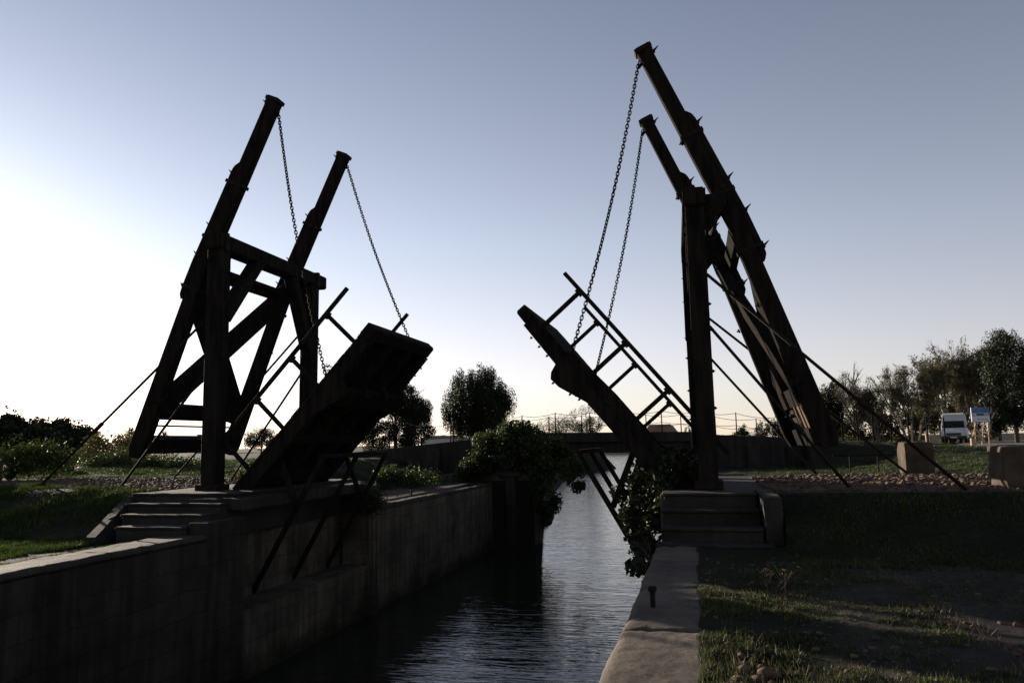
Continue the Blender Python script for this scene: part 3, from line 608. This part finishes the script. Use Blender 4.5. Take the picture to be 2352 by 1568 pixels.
def bush(name, label, cat, loc, cl, n, size, mat, group=None, twigs=12, tl=.5, aspect=.6, stem=STEM):
    t = thing(name, label, cat, loc, group); m = MB(); tips = []
    for k in range(twigs):
        c = cl[random.randrange(len(cl))]; b0 = Vector((loc[0]+random.uniform(-.4, .4)*c[3], loc[1]+random.uniform(-.4, .4)*c[3], loc[2])); e_ = Vector(c[:3])+Vector((random.uniform(-1, 1)*c[3], random.uniform(-1, 1)*c[4], c[5]*random.uniform(.7, 1)+tl*random.random()))
        m.tube([b0, b0.lerp(e_, .5)+Vector((0, 0, .15)), e_], .022, 5, .005); tips.append((e_.x, e_.y, e_.z, .12, .12, .16))
    m.build('stem', stem, t)
    V, Fc = leaves(list(cl), n, size, 0, aspect); V2, F2 = leaves(tips, twigs*10, size*.9, 0, aspect)
    npmesh('foliage', np.concatenate([V, V2]), np.concatenate([Fc, F2+len(V)]), mat, t); return t
def wide(px, d): return px/F*d
# big trees on the horizon, in the middle
p = at(1098, 1010, 72); leafy_tree('poplar_tree', 'round dark tree with upright tufts standing beyond the ivy covered pier', 'tree', (p.x, p.y, .15), at(1098, 838, 72).z, wide(88, 72), .1, 80000, .15, LEAF_DARK, 210, .5, 2.3, None, .22, bias=.1)
p = at(908, 1010, 64); leafy_tree('pine_tree', 'ragged dark pine partly hidden behind the left raised bridge leaf', 'tree', (p.x, p.y, .15), at(908, 856, 64).z, wide(88, 64), .2, 75000, .115, LEAF_DARK, 120, .55, .8, None, .2, lobes=[(p.x+1.6, p.y, 2.0, 1.6, 1.4), (p.x-1.8, p.y, 1.6, 1.8, 1.3), (p.x+.4, p.y, 4.4, 1.5, 1.5), (p.x+2.1, p.y, 3.6, 1.0, .8)])
p = at(745, 1010, 66); leafy_tree('slim_tree', 'slim pointed evergreen tree peeping out behind the left leaf under its chain', 'tree', (p.x, p.y, .15), at(745, 822, 66).z, wide(34, 66), .8, 2600, .22, LEAF_DARK, 40, .4, 1.7)
# right-hand trees
G = 'trees along the right hand road'
p = at(1913, 1000, 62); leafy_tree('evergreen_tree', 'small dense evergreen beside the right balance beam at the left end of the tree row', 'tree', (p.x, p.y, .3), at(1913, 866, 62).z, wide(38, 62), .5, 12000, .15, LEAF_DARK, 70, .42, 1.6, G)
p = at(1972, 1003, 60); bare_tree('bare_tree', 'nearly leafless tree with arching dark twigs right of the small evergreen', 'tree', (p.x, p.y, .2), at(1972, 828, 60).z, .55, 5, 700, .12, LEAF_OLIVE, G, .16)
p = at(2030, 1003, 60); bare_tree('bare_tree', 'thin bare tree standing second in the leafless row left of the white van', 'tree', (p.x, p.y, .2), at(2030, 868, 60).z, .5, 5, 4500, .12, LEAF_OLIVE, G, .12, 2)
p = at(2095, 1003, 60); bare_tree('bare_tree', 'multi stemmed sparse tree with yellowing leaf tips directly left of the van', 'tree', (p.x, p.y, .2), at(2095, 826, 60).z, .45, 5, 9000, .12, LEAF_OLIVE, G, .12, 3)
p = at(2195, 1003, 62); bare_tree('sparse_tree', 'tall sparse olive green tree rising behind the white van', 'tree', (p.x, p.y, .2), at(2195, 772, 62).z, .45, 5, 15000, .14, LEAF_OLIVE, G, .14, 3)
p = at(2262, 1003, 64); bare_tree('sparse_tree', 'tall sparse tree behind the blue topped notice board', 'tree', (p.x, p.y, .2), at(2262, 782, 64).z, .45, 5, 15000, .14, LEAF_OLIVE, G, .14, 2)
p = at(2335, 1000, 54); leafy_tree('broadleaf_tree', 'big dense green tree at the right edge of the picture', 'tree', (p.x, p.y, .2), at(2335, 742, 54).z, wide(66, 54), 1.0, 34000, .13, LEAF_DARK, 130, .55, 1.5, G, .17)
p = at(2296, 1000, 66); leafy_tree('broadleaf_tree', 'dark tree filling the gap between the notice board and the big right tree', 'tree', (p.x, p.y, .2), at(2296, 850, 66).z, wide(34, 66), .6, 14000, .13, LEAF_DARK, 60, .4, 1.4, G, .15)
# scrub at the foot of the right tree row
for k, (px, yt, d, w, lb) in enumerate(((1990, 938, 66, 70, 'low brown scrub under the leafless tree beside the small evergreen'), (2080, 912, 66, 70, 'low brown scrub mass left of the white van'), (2165, 888, 70, 74, 'tall brown scrub directly behind the white van roof'), (2240, 905, 72, 66, 'brown scrub behind the notice board'), (1770, 964, 70, 36, 'rounded bush on the horizon between the two right balance beams'), (1705, 984, 74, 16, 'tiny bush on the horizon just right of the tall right post'))):
    c = at(px, 1000, d); tz = at(px, yt, d).z; hw = wide(w, d); cl = crown_clumps((c.x, c.y, (tz+.1)/2), hw, hw*.5, (tz-.1)/2, 46, .5 if k < 4 else .36, 1.0, .2)
    bush('scrub_bush', lb, 'bush', (c.x, c.y, .15), cl, 14000 if k < 4 else 4000, .14, LEAF_OLIVE if k < 4 else LEAF_GREY, 'scrub under the right hand trees' if k < 4 else None, 14, .5)
# far tree groups
for k, (px, yt, d, w, lb) in enumerate(((1285, 946, 118, 62, 'distant grey green tree left of centre above the footbridge rope'), (1348, 926, 112, 40, 'distant taller pale tree behind the right leaf and footbridge railing'), (600, 984, 92, 44, 'distant bush beyond the field seen under the left balance frame'), (640, 998, 96, 30, 'lower distant bush close to the left leaf edge'), (378, 985, 60, 16, 'small distant tree seen through the lower left balance frame'), (300, 975, 50, 14, 'wispy tree top beside the lower end of the left balance beam'), (1585, 968, 120, 12, 'distant palm like tuft beside the tall right post'))):
    c = at(px, 1020, d); tz = at(px, yt, d).z; hw = wide(w, d); leafy_tree('distant_tree', lb, 'tree', (c.x, c.y, .15), tz, hw, .5, 7000 if hw > 1.5 else 1200, .16 if d > 80 else .12, LEAF_GREY, 40, max(.2, hw*.25), 1.1, None, .1)
# left thicket and hedges
def thicket(lb, spots, n, size, mat, name='thicket', cat='thicket', tw=26, tl=.6):
    cl = []
    for px, yt, yb, d, w in spots:
        c = at(px, yt, d); bz = at(px, yb, d).z; hw = wide(w, d); cl += crown_clumps((c.x, c.y, (c.z+bz)/2), hw, hw*.8, (c.z-bz)/2, 26, .3*max(1, d/26), 1)
    c = at(spots[0][0], spots[0][2], spots[0][3])
    return bush(name, lb, cat, (c.x, c.y, hz(c.x, c.y)), cl, n, size, mat, None, tw, tl)
thicket('tall black bramble thicket with leafy twigs at the left edge of the picture', ((-60, 950, 1058, 50, 90), (10, 948, 1058, 50, 60), (60, 953, 1058, 51, 55), (110, 966, 1058, 52, 55), (150, 966, 1055, 53, 40), (185, 985, 1055, 54, 36), (30, 985, 1058, 49, 60), (95, 990, 1058, 49, 60)), 60000, .2, LEAF_DARK, tw=60)
thicket('green leafy undergrowth in front of the black bramble thicket', ((20, 1030, 1085, 22.5, 60), (75, 1022, 1085, 22.5, 50), (130, 1028, 1085, 23, 45), (-50, 1035, 1088, 22, 50)), 6500, .085, LEAF_MID, 'undergrowth', 'undergrowth', 20, .35)
thicket('hedge of mixed leaves running behind the left stay rod', ((225, 1002, 1055, 36, 40), (275, 1000, 1050, 38, 38), (320, 1003, 1050, 40, 40)), 6000, .11, LEAF_OLIVE, 'hedge', 'hedge', 20, .3)
thicket('low bright green mound of plants under the left balance frame', ((235, 1052, 1078, 30, 40), (300, 1040, 1070, 31, 40), (355, 1050, 1080, 29, 45), (420, 1056, 1085, 28, 45)), 8000, .085, LEAF_MID, 'ground_plants', 'plants', 10, .15)
thicket('leafy plants growing at the foot of the left far post', ((555, 1090, 1130, 22, 28), (590, 1075, 1120, 24, 22)), 1800, .09, LEAF_OLIVE, 'ground_plants', 'plants', 6, .15)
thicket('low green weeds beside the ramp wall behind the left leaf', ((890, 1084, 1102, 29, 50), (960, 1090, 1105, 29, 50)), 3000, .09, LEAF_MID, 'ground_plants', 'plants', 6, .1)
thicket('dark weeds in the wall corner beside the left leaf hinge', ((858, 1140, 1172, 20.5, 20), (835, 1128, 1165, 20.2, 18)), 1500, .07, LEAF_DARK, 'ground_plants', 'plants', 8, .12)
# ivy bush on the lock pier
cl = crown_clumps((-2.3, 16.0, .75), 1.75, .8, .95, 60, .38, .9, .3)+crown_clumps((-3.9, 15.8, -.1), .85, .7, .55, 26, .3, .9, .3)+crown_clumps((-.8, 15.9, .2), 1.0, .7, .8, 34, .33, .9, .3)+crown_clumps((-.85, 15.6, -1.1), .55, .45, .9, 20, .24, 1.3, .3)+crown_clumps((-1.0, 15.5, -1.9), .22, .3, .5, 8, .18, 1.3, .3)+crown_clumps((.2, 16.6, -.5), .5, .5, .5, 12, .25, 1, .3)
cl = [tuple(CAM+(Vector(c_[:3])-CAM)*1.05)+tuple(q_*1.05 for q_ in c_[3:]) for c_ in cl]
bush('ivy_bush', 'large ivy bush spilling over the lock pier in the middle of the picture', 'bush', (-2.5, 17.5, -.35), cl, 30000, .11, LEAF_MID, None, 34, .2, .75)
# fig bush at the right abutment
cl = crown_clumps((4.35, .9, .1), .45, 1.3, .5, 30, .19, 1, .3)+crown_clumps((4.1, -.6, -.45), .3, .7, .5, 20, .16, 1, .3)+crown_clumps((3.75, .5, -.1), .28, .9, .35, 9, .13, 1, .3)+crown_clumps((4.13, -1.7, -1.0), .2, .6, .4, 14, .12, 1, .3)+crown_clumps((3.95, -1.2, -.75), .22, .5, .25, 7, .1, 1, .3)+crown_clumps((4.75, .8, .3), .5, 1.3, .42, 24, .2, .9, .3)+crown_clumps((4.3, -2.3, -1.25), .12, .4, .3, 6, .1, 1, .3)
bush('fig_bush', 'leafy fig bush growing out of the right canal wall below the leaf', 'bush', (4.45, 0, -.8), cl, 5600, .12, LEAF_DARK, None, 34, .05, .75)

# thin weeds rooted in the wall below the right coping, and dry stalks in the turf
def stalks(name, lab, pts, mat, lsz, nl):
    t = thing(name, lab, 'weeds', pts[0][0]); m = MB(); tp = []
    for b0, e0 in pts:
        b0, e0 = Vector(b0), Vector(e0); md = b0.lerp(e0, .55)+Vector((random.uniform(-.03, .03), random.uniform(-.03, .03), .05)); m.tube([b0, md, e0], .006, 4, .002)
        for q_ in (md, md.lerp(e0, .5), e0): tp.append((q_.x, q_.y, q_.z, .035, .035, .04))
        for k in range(2):
            q_ = b0.lerp(e0, random.uniform(.4, .8)); w_ = q_+(e0-b0)*.3+Vector((random.uniform(-.08, .08), random.uniform(-.08, .08), .05)); m.tube([q_, w_], .004, 3, .0015); tp.append((w_.x, w_.y, w_.z, .03, .03, .03))
    m.build('stem', STEM, t); V, Fc = leaves(tp, nl, lsz, 0, .45); npmesh('foliage', V, Fc, mat, t)
stalks('wall_weeds', 'thin straggly weeds sprouting from the canal side of the right coping', [((4.42, y, -.95), (4.42-random.uniform(.1, .32), y+random.uniform(-.2, .2), -.95+random.uniform(.05, .5))) for y in (-4.9, -4.6, -4.4, -4.1, -3.9, -3.7, -3.4, -3.2, -3.0, -2.8, -2.6)], LEAF_DARK, .045, 260)
stalks('dry_stalks', 'pale dry stalks standing in the turf right of the mooring peg', [((5.86+random.uniform(-.1, .12), -6.4+random.uniform(-.1, .1), -.72), (5.86+random.uniform(-.16, .18), -6.4+random.uniform(-.1, .1), -.72+random.uniform(.16, .3))) for _ in range(6)], DRYG, .03, 60)

# ------------------------------------------------------------------ grass, stones
def blades(n, xy, hgt, mat, name, lab, w=.012, jit=.35):
    x, y = xy(n); z = height(x, y)-.01; keep = z > -1.2; x, y, z = x[keep], y[keep], z[keep]; n = len(x)
    h_ = hgt*RNG.uniform(.4, 1.3, n)*(0.5+1.2*np.clip(vnoise(x*1.1+50, y*1.1)+.5, 0, 1)); an = RNG.uniform(0, 6.28, n); lx, ly = RNG.normal(0, jit, n)*h_, RNG.normal(0, jit, n)*h_
    ww = w*RNG.uniform(.6, 1.5, n); dx, dy = np.cos(an)*ww, np.sin(an)*ww
    P = np.stack([x, y, z], -1); A = P+np.stack([dx, dy, 0*x], -1); B = P-np.stack([dx, dy, 0*x], -1); T = P+np.stack([lx, ly, h_], -1)
    V = np.stack([A, B, T], 1).reshape(-1, 3); o = npmesh(name, V, np.arange(n*3).reshape(n, 3), mat); tag(o, lab, None, None, 'stuff'); o['category'] = 'grass'; return o
def region(x0, x1, y0, y1, thr=0.0, sc_=.8, off=0):
    def f(n):
        x = RNG.uniform(x0, x1, n*3); y = RNG.uniform(y0, y1, n*3); k = (vnoise(x*sc_+off, y*sc_)+.5*vnoise(x*sc_*3, y*sc_*3+off)) > thr-.08+.1*RNG.normal(size=n*3); return x[k][:n], y[k][:n]
    return f
blades(60000, region(-13, -5.4, -5.8, .1, -.15), .075, GRASSM, 'grass', 'long green grass on the slope left of the left steps')
blades(26000, region(-4.75, -4.25, -9, -3.0, -.05, 1.5), .05, GRASSM, 'grass', 'short grass behind the left quay coping')
blades(50000, region(-22, -5.5, 4.4, 16, -.15), .07, GRASSM, 'grass', 'green grass beyond the gravel road on the left bank')
blades(60000, region(5.0, 7.2, -10.8, -3.2, .09, 1.3, 20), .022, GRASSM, 'grass', 'short grass along the right quay coping stones', .006)
blades(5000, region(5.08, 7.4, -10.8, -4, .1, 1.3, 20), .05, DRYG, 'dry_grass', 'dry yellow grass among the turf on the right quay', .005)
blades(12000, region(6.3, 13, -4.6, -1.3, -.3), .05, GRASSM, 'grass', 'dark grass on the slope behind the right quay')
blades(50000, region(7, 16, 5.2, 19.0, -.2), .045, GRASSM, 'grass', 'grass between the right stone block and the footbridge wall')
blades(12000, region(6.6, 11, -11, -4, .16, 1.2, 3), .03, GRASSM, 'grass', 'patchy grass tufts on the right dirt path', .006)
def stones(n, xy, s0, s1, mat, name, lab, lift=.3):
    x, y = xy(n); z = height(x, y); n = len(x); ico = bmesh.new(); bmesh.ops.create_icosphere(ico, subdivisions=1, radius=1); iv = np.array([v.co[:] for v in ico.verts]); itf = np.array([[v.index for v in f.verts] for f in ico.faces]); ico.free()
    s = s0+(s1-s0)*RNG.random(n)**2.5; k = len(iv)
    sc3 = s[:, None, None]*RNG.uniform(.55, 1.2, (n, 1, 3))*np.array([1.1, 1.1, .6]); an = RNG.uniform(0, 6.28, n); V = iv[None]*(1+RNG.uniform(-.25, .25, (n, k, 1)))*sc3
    c, s_ = np.cos(an)[:, None], np.sin(an)[:, None]; X = V[..., 0]*c-V[..., 1]*s_; Y = V[..., 0]*s_+V[..., 1]*c
    V = np.stack([X+x[:, None], Y+y[:, None], V[..., 2]+(z+s*lift*.5)[:, None]], -1).reshape(-1, 3); Fc = (itf[None]+(np.arange(n)*k)[:, None, None]).reshape(-1, 3)
    o = npmesh(name, V, Fc, mat); tag(o, lab, 'gravel', None, 'stuff'); return o
def uni(x0, x1, y0, y1): return lambda n: (RNG.uniform(x0, x1, n), RNG.uniform(y0, y1, n))
stones(8000, uni(-14, -6.4, -.4, 4.4), .012, .065, RUBBLE, 'gravel', 'pale stones of the gravel road on the left bank')
stones(9000, uni(6.3, 12.5, -.9, 4.6), .012, .075, RUBBLE, 'gravel', 'sunlit stones of the gravel road on the right bank')
stones(700, uni(5.1, 8.5, -11, -3.5), .008, .035, RUBBLE, 'gravel', 'small stones scattered over the right quay')
stones(60, uni(5.25, 5.75, -10.3, -8.7), .03, .085, RUBBLE, 'gravel', 'reddish cobbles in the grass at the near right quay')
stones(500, uni(-4.7, -4.3, -8, -3), .015, .05, RUBBLE, 'gravel', 'loose stones behind the left quay coping')
stones(700, uni(-5.6, -4.2, 5, 13), .01, .04, RUBBLE, 'gravel', 'gravel on the far left quay')

# ------------------------------------------------------------------ small things
def bollard(x, y, z, h, lab):
    t = thing('mooring_bollard', lab, 'bollard', (x, y, z)); m = MB(); m.tube([(x, y, z-.05), (x, y, z+h*.8)], .022, 8, .028); m.build('shaft', IRON, t, smooth=True)
    m = MB(); m.tube([(x, y, z+h*.78), (x, y, z+h*.86), (x, y, z+h)], .045, 10, .04); m.build('cap', IRON, t, smooth=True)
bollard(4.63, -7.15, -.7, .2, 'small iron mooring peg on the right coping stones')
bollard(-3.9, 8.45, -.73, .22, 'small iron mooring peg on the far left coping')
def stone_block(x0, x1, y0, y1, z0, z1, lab):
    m = MB(); bm = bmesh.new(); bmesh.ops.create_cube(bm, size=1); bmesh.ops.subdivide_edges(bm, edges=list(bm.edges), cuts=9, use_grid_fill=True)
    for v in bm.verts:
        c = v.co; k = sum(abs(q) > .49 for q in c)
        if k > 1: c *= .975 if k == 2 else .955
        v.co = Vector((x0+(c.x+.5)*(x1-x0), y0+(c.y+.5)*(y1-y0), z0+(c.z+.5)*(z1-z0)))
        p = v.co; v.co += Vector((float(vnoise(p.y*4+9, p.z*4)), float(vnoise(p.x*4, p.z*4+5)), float(vnoise(p.x*4+7, p.y*4))))*.045
    m.v = [tuple(v.co) for v in bm.verts]; bm.verts.index_update(); m.f = [tuple(v.index for v in f.verts) for f in bm.faces]; bm.free()
    tag(m.build('stone_block', STONE, loc=((x0+x1)/2, (y0+y1)/2, z0)), lab, 'stone block', 'stone blocks beside the bridge road')
stone_block(9.92, 10.56, 5.3, 5.95, -.05, .74, 'pale square stone block with a sunlit left face beside the gravel road')
stone_block(10.08, 11.2, -.5, .3, -.05, .71, 'large dark stone block cut by the right edge of the picture')
stone_block(-13.6, -12.62, .9, 1.6, -.05, .78, 'stone block just visible at the left edge of the picture')
p = at(108, 1085, 27.5); m = MB(); m.beam((p.x-.85, p.y-.25, .3), (p.x+.85, p.y+.25, .3), .3, .6, (0, 1, 0)); tag(m.build('low_wall', CONC, loc=(p.x, p.y, 0), bevel=.02), 'low concrete wall half hidden by undergrowth at far left', 'wall')
def road_post(px, yt, yb, d, w, lab):
    a = at(px, yb, d); z1 = at(px, yt, d).z; m = MB(); hw = wide(w, d)*.5
    m.tube([(a.x, a.y, min(a.z, .12)-.1), (a.x, a.y, z1-.03), (a.x, a.y, z1)], hw, 12, hw*.93); tag(m.build('wooden_post', POSTW, loc=(a.x, a.y, a.z), smooth=False), lab, 'post', 'wooden posts along the road')
road_post(2131, 995, 1016, 60, 9, 'round wooden post left of the white van')
road_post(2237, 1006, 1037, 37, 11, 'thick round wooden post in front of the notice board')
# road
m = MB(); pts = [(14.5, 21), (19.5, 21), (34, 45), (60, 62), (140, 90), (140, 104), (58, 76), (31, 66), (24, 48)]
m.add([(x, y, .245) for x, y in pts], [tuple(range(len(pts)))]); ASPH = noise_mat('asphalt', (.07, .06, .052), (.11, .095, .082), .6, rough=.9, bump=.2, bscale=60); tag(m.build('road', ASPH), kind='structure')
# rope fence at the right
fence = thing('rope_fence', 'low rope fence with thin posts between the right balance beam and the white van', 'fence', (at(1930, 1005, 40)))
fp = []
for px, yt, yb, d in ((1936, 948, 1004, 38), (1971, 950, 1006, 40), (2007, 950, 1008, 42), (2048, 952, 1010, 44), (2089, 954, 1012, 46), (2132, 956, 1013, 48), (2172, 958, 1015, 48)):
    a = at(px, yb, d); z1 = at(px, yt, d).z; m = MB(); m.beam((a.x, a.y, min(a.z, .2)-.05), (a.x, a.y, z1), .07, .07, (1, 0, 0)); m.build('post', WOOD, fence); fp.append(Vector((a.x, a.y, z1)))
for dz in (.03, .75):
    for a, c in zip(fp[:-1], fp[1:]):
        m = MB(); m.tube([a.lerp(c, t)-Vector((0, 0, dz+.3*t*(1-t))) for t in (0, .2, .4, .6, .8, 1)], .018, 5); m.build('rope', WOOD, fence)
# pipe barrier behind the right balance frame
br = thing('pipe_barrier', 'thin pipe barrier standing in the grass behind the right balance frame', 'barrier', (9.6, 8.5, -.2))
for x in (9.25, 9.98):
    m = MB(); m.tube([(x, 8.5, -.3), (x, 8.5, .38)], .02, 6); m.build('upright', IRON, br)
m = MB(); m.tube([(8.8, 8.5, .38), (10.4, 8.5, .38)], .022, 6); m.build('rail', IRON, br)

# notice board
d = 47; a = at(2258, 1022, d); zt = at(2258, 935, d).z; zm = at(2258, 968, d).z; hw = wide(21, d)
X = RT.copy(); X.z = 0; X.normalize(); Yd = Vector((-X.y, X.x, 0)); a.z = .2
nb_ = thing('notice_board', 'blue topped notice board on pale wooden legs beside the white van', 'sign', a)
BLUE = noise_mat('blue_print', (.03, .08, .2), (.06, .13, .3), 2, rough=.5, bump=0); PALE = plain('pale_panel', (.5, .5, .52), .5); NAVY = plain('navy_print', (.015, .03, .09), .5); GREYP = plain('grey_print', (.3, .31, .34), .5)
def brd(name, u0, u1, z0, z1, o, th, mat, par=nb_):
    m = MB(); m.prism([a*1+X*u0+Vector((0, 0, z0-a.z)), a+X*u1+Vector((0, 0, z0-a.z)), a+X*u1+Vector((0, 0, z1-a.z)), a+X*u0+Vector((0, 0, z1-a.z))], -Yd*o, -Yd*(o+th)); return m.build(name, mat, par)
pn = brd('panel', -hw, hw, zm, zt, 0, .04, PALE)
zz = lambda f: zm+(zt-zm)*f
brd('photo_print', -hw*.98, -.15*hw, zz(.62), zz(.99), .041, .006, BLUE, pn); brd('photo_print', -.12*hw, hw*.98, zz(.62), zz(.99), .041, .006, BLUE, pn)
brd('title_strip', -hw*.98, hw*.98, zz(.42), zz(.6), .041, .006, NAVY, pn); brd('text_block', -hw*.9, -hw*.45, zz(.47), zz(.57), .048, .004, PALE, pn); brd('text_block', hw*.35, hw*.95, zz(.45), zz(.58), .048, .004, GREYP, pn); brd('text_block', -hw*.4, hw*.7, zz(.12), zz(.24), .041, .004, GREYP, pn)
for u in (-hw*.75, hw*.72):
    m = MB(); m.beam(a+X*u+Vector((0, 0, -.15)), a+X*u+Vector((0, 0, zm-a.z+.1))-Yd*.06, .055, .055); m.build('leg', POSTW, nb_)
for u in (-hw*.75, hw*.1):
    m = MB(); m.beam(a+X*(u-.55)-Yd*.7+Vector((0, 0, -.05 if u > 0 else .55)), a+X*(u+.1)-Yd*.05+Vector((0, 0, zm-a.z)), .05, .05); m.build('brace', POSTW, nb_)
m = MB(); m.beam(a-X*hw*1.2+Vector((0, 0, .58))-Yd*.12, a-X*hw*.3+Vector((0, 0, .58))-Yd*.12, .08, .1); m.build('crossbar', POSTW, nb_)
m = MB(); m.beam(a+X*hw*.1+Vector((0, 0, .55))-Yd*.12, a+X*hw*.85+Vector((0, 0, .55))-Yd*.12, .08, .1); m.build('crossbar', POSTW, nb_)

# white van (front towards the canal); local: x forward, y left, z up
c = at(2196, 1019, 60); vloc = Vector((c.x, c.y, .25)); dirv = (CAM-vloc); dirv.z = 0; va = math.atan2(dirv.y, dirv.x)+rad(-3)
van = thing('parked_van', 'white high roofed van parked on the road at the right, front towards us', 'van', vloc); van.rotation_euler = (0, 0, va); van.scale = (.9, .9, .9)
ROOT[van.name] = Vector((0, 0, 0))
def vprism(name, poly, y0, y1, mat, par=van, bev=0, taper=None):
    m = MB(); m.prism([(x, y0, z) for x, z in poly], (0, 0, 0), (0, y1-y0, 0))
    if taper: m.v = [(x, y*(1-taper*max(0, z-1.15)), z) for x, y, z in m.v]
    o = m.build(name, mat, par, bev, seg=2); ROOT[o.name] = Vector((0, 0, 0)); return o
body = vprism('body', [(-2.9, .35), (2.0, .35), (2.12, .5), (2.14, .78), (1.98, 1.05), (1.62, 1.22), (1.1, 1.88), (.78, 2.42), (.3, 2.56), (-2.6, 2.56), (-2.88, 2.3)], -.95, .95, VANP, van, .07, .09)
def onfront(name, pts, mat, par=body, th=.012):       # pts (y, s, z): panel following the nose, x given
    m = MB(); m.prism([(x, y, z) for x, y, z in pts], (0, 0, 0), (th, 0, th*.6)); o = m.build(name, mat, par); ROOT[o.name] = Vector((0, 0, 0)); return o
onfront('windscreen', [(1.585, -.84, 1.28), (1.585, .84, 1.28), (1.13, .78, 1.86), (1.13, -.78, 1.86)], GLASSD)
onfront('grille', [(2.14, -.55, .62), (2.14, .55, .62), (2.11, .55, .84), (2.11, -.55, .84)], PLASTIC)
for s_ in (-1, 1):
    onfront('headlight', [(2.135, s_*.58, .66), (2.135, s_*.88, .66), (2.1, s_*.88, .84), (2.1, s_*.58, .84)], LAMPG)
vprism('bumper', [(1.9, .3), (2.16, .32), (2.2, .44), (2.18, .6), (1.95, .6)], -.93, .93, PLASTIC, body, .03)
for s_ in (-1, 1):
    m = MB(); m.prism([(1.42, s_*.93, 1.24), (.55, s_*.93, 1.24), (.55, s_*.885, 1.8), (1.05, s_*.885, 1.8)], (0, 0, 0), (0, s_*.02, 0)); o = m.build('side_window', GLASSD, body); ROOT[o.name] = Vector((0, 0, 0))
    m = MB(); m.box(1.15, 1.3, min(s_*.98, s_*1.2), max(s_*.98, s_*1.2), 1.25, 1.55); o = m.build('wing_mirror', PLASTIC, body, .03); ROOT[o.name] = Vector((0, 0, 0))
    for x in (1.25, -1.9):
        m = MB(); m.tube([(x, s_*.72, .33), (x, s_*.96, .33)], .33, 20); w = m.build('wheel', RUBBER, van, .02); ROOT[w.name] = Vector((0, 0, 0))
        m = MB(); m.tube([(x, s_*.95, .33), (x, s_*.972, .33)], .19, 16); m.build('rim', HUB, w)
m = MB(); m.tube([(1.63, .1, 1.26), (1.4, -.3, 1.58)], .012, 5); m.build('wiper', PLASTIC, body)
m = MB(); m.box(2.196, 2.206, -.26, .26, .42, .53); m.build('number_plate', plain('plate_white', (.6, .6, .58), .4), body)

# far buildings on the horizon
def house(px, yt, d, w, dep, lab, mat, pitch=.35, rm=None, cat='building'):
    c = at(px, 1015, d); zt = at(px, yt, d).z; h_ = zt-.1; hw = wide(w, d)/2; t = thing('far_house', lab, cat, (c.x, c.y, .1)); ev = .1+h_*(1-pitch)
    m = MB(); m.prism([(c.x-hw, c.y, -.2), (c.x+hw, c.y, -.2), (c.x+hw, c.y, ev), (c.x-hw, c.y, ev)], (0, 0, 0), (0, dep, 0)); m.build('wall', mat, t)
    m = MB(); m.prism([(c.x-hw*1.04, c.y-.3, ev), (c.x+hw*1.04, c.y-.3, ev), (c.x+hw*.55, c.y-.3, zt), (c.x-hw*.6, c.y-.3, zt)], (0, 0, 0), (0, dep+.6, 0)); m.build('roof', rm or CONC, t)
HW = noise_mat('house_render', (.4, .38, .35), (.5, .47, .43), .3); HR = noise_mat('house_roof', (.16, .1, .08), (.25, .16, .12), .5)
house(459, 997, 130, 16, 10, 'tiny white house on the horizon left of the left post', HW, .4, HR)
house(1518, 974, 130, 82, 14, 'long low roofed building on the horizon behind the footbridge', HW, .55, HR)
house(1000, 1000, 150, 70, 12, 'grey flat building on the horizon between the two dark trees', HW, .2, HR)

# ------------------------------------------------------------------ light, sky
SUN_AZ = Vector((-.83, .56, 0)).normalized(); SUN_EL = rad(10.5)
sd = bpy.data.lights.new('sun', 'SUN'); so = bpy.data.objects.new('sun', sd); COL.objects.link(so)
sd.energy = 5.0; sd.angle = rad(.55); sd.color = (1, .86, .7)
vec = Vector((SUN_AZ.x*math.cos(SUN_EL), SUN_AZ.y*math.cos(SUN_EL), math.sin(SUN_EL)))
so.rotation_euler = vec.to_track_quat('Z', 'Y').to_euler(); so.location = (-30, 20, 20)
w = bpy.data.worlds.new('World'); sc.world = w; w.use_nodes = True; nt = w.node_tree
sky = nt.nodes.new('ShaderNodeTexSky'); sky.sky_type = 'NISHITA'; sky.sun_disc = False
sky.sun_elevation = SUN_EL; sky.sun_rotation = math.atan2(SUN_AZ.x, SUN_AZ.y); sky.air_density = .75; sky.dust_density = .22; sky.ozone_density = 3.0; sky.altitude = 0
bg = nt.nodes['Background']; bg.inputs[1].default_value = .075
hs = nt.nodes.new('ShaderNodeHueSaturation'); hs.inputs['Saturation'].default_value = .4; nt.links.new(sky.outputs[0], hs.inputs['Color']); tm = nt.nodes.new('ShaderNodeMix'); tm.data_type = 'RGBA'; tm.blend_type = 'MULTIPLY'; tm.inputs[0].default_value = 1; g_ = nt.nodes.new('ShaderNodeTexCoord'); gs = nt.nodes.new('ShaderNodeSeparateXYZ'); nt.links.new(g_.outputs['Generated'], gs.inputs[0]); hr = nt.nodes.new('ShaderNodeValToRGB'); hr.color_ramp.elements[0].position = .0; hr.color_ramp.elements[0].color = (1.22, .98, .84, 1); hr.color_ramp.elements[1].position = .25; hr.color_ramp.elements[1].color = (1.0, .985, 1.0, 1); e3 = hr.color_ramp.elements.new(.62); e3.color = (.66, .72, .84, 1); nt.links.new(gs.outputs['Z'], hr.inputs[0]); nt.links.new(hr.outputs[0], tm.inputs[7]); nt.links.new(hs.outputs[0], tm.inputs[6]); nt.links.new(tm.outputs[2], bg.inputs[0])
sc.view_settings.view_transform = 'Standard'; sc.view_settings.look = 'None'; sc.view_settings.exposure = 1.2; sc.view_settings.gamma = 1
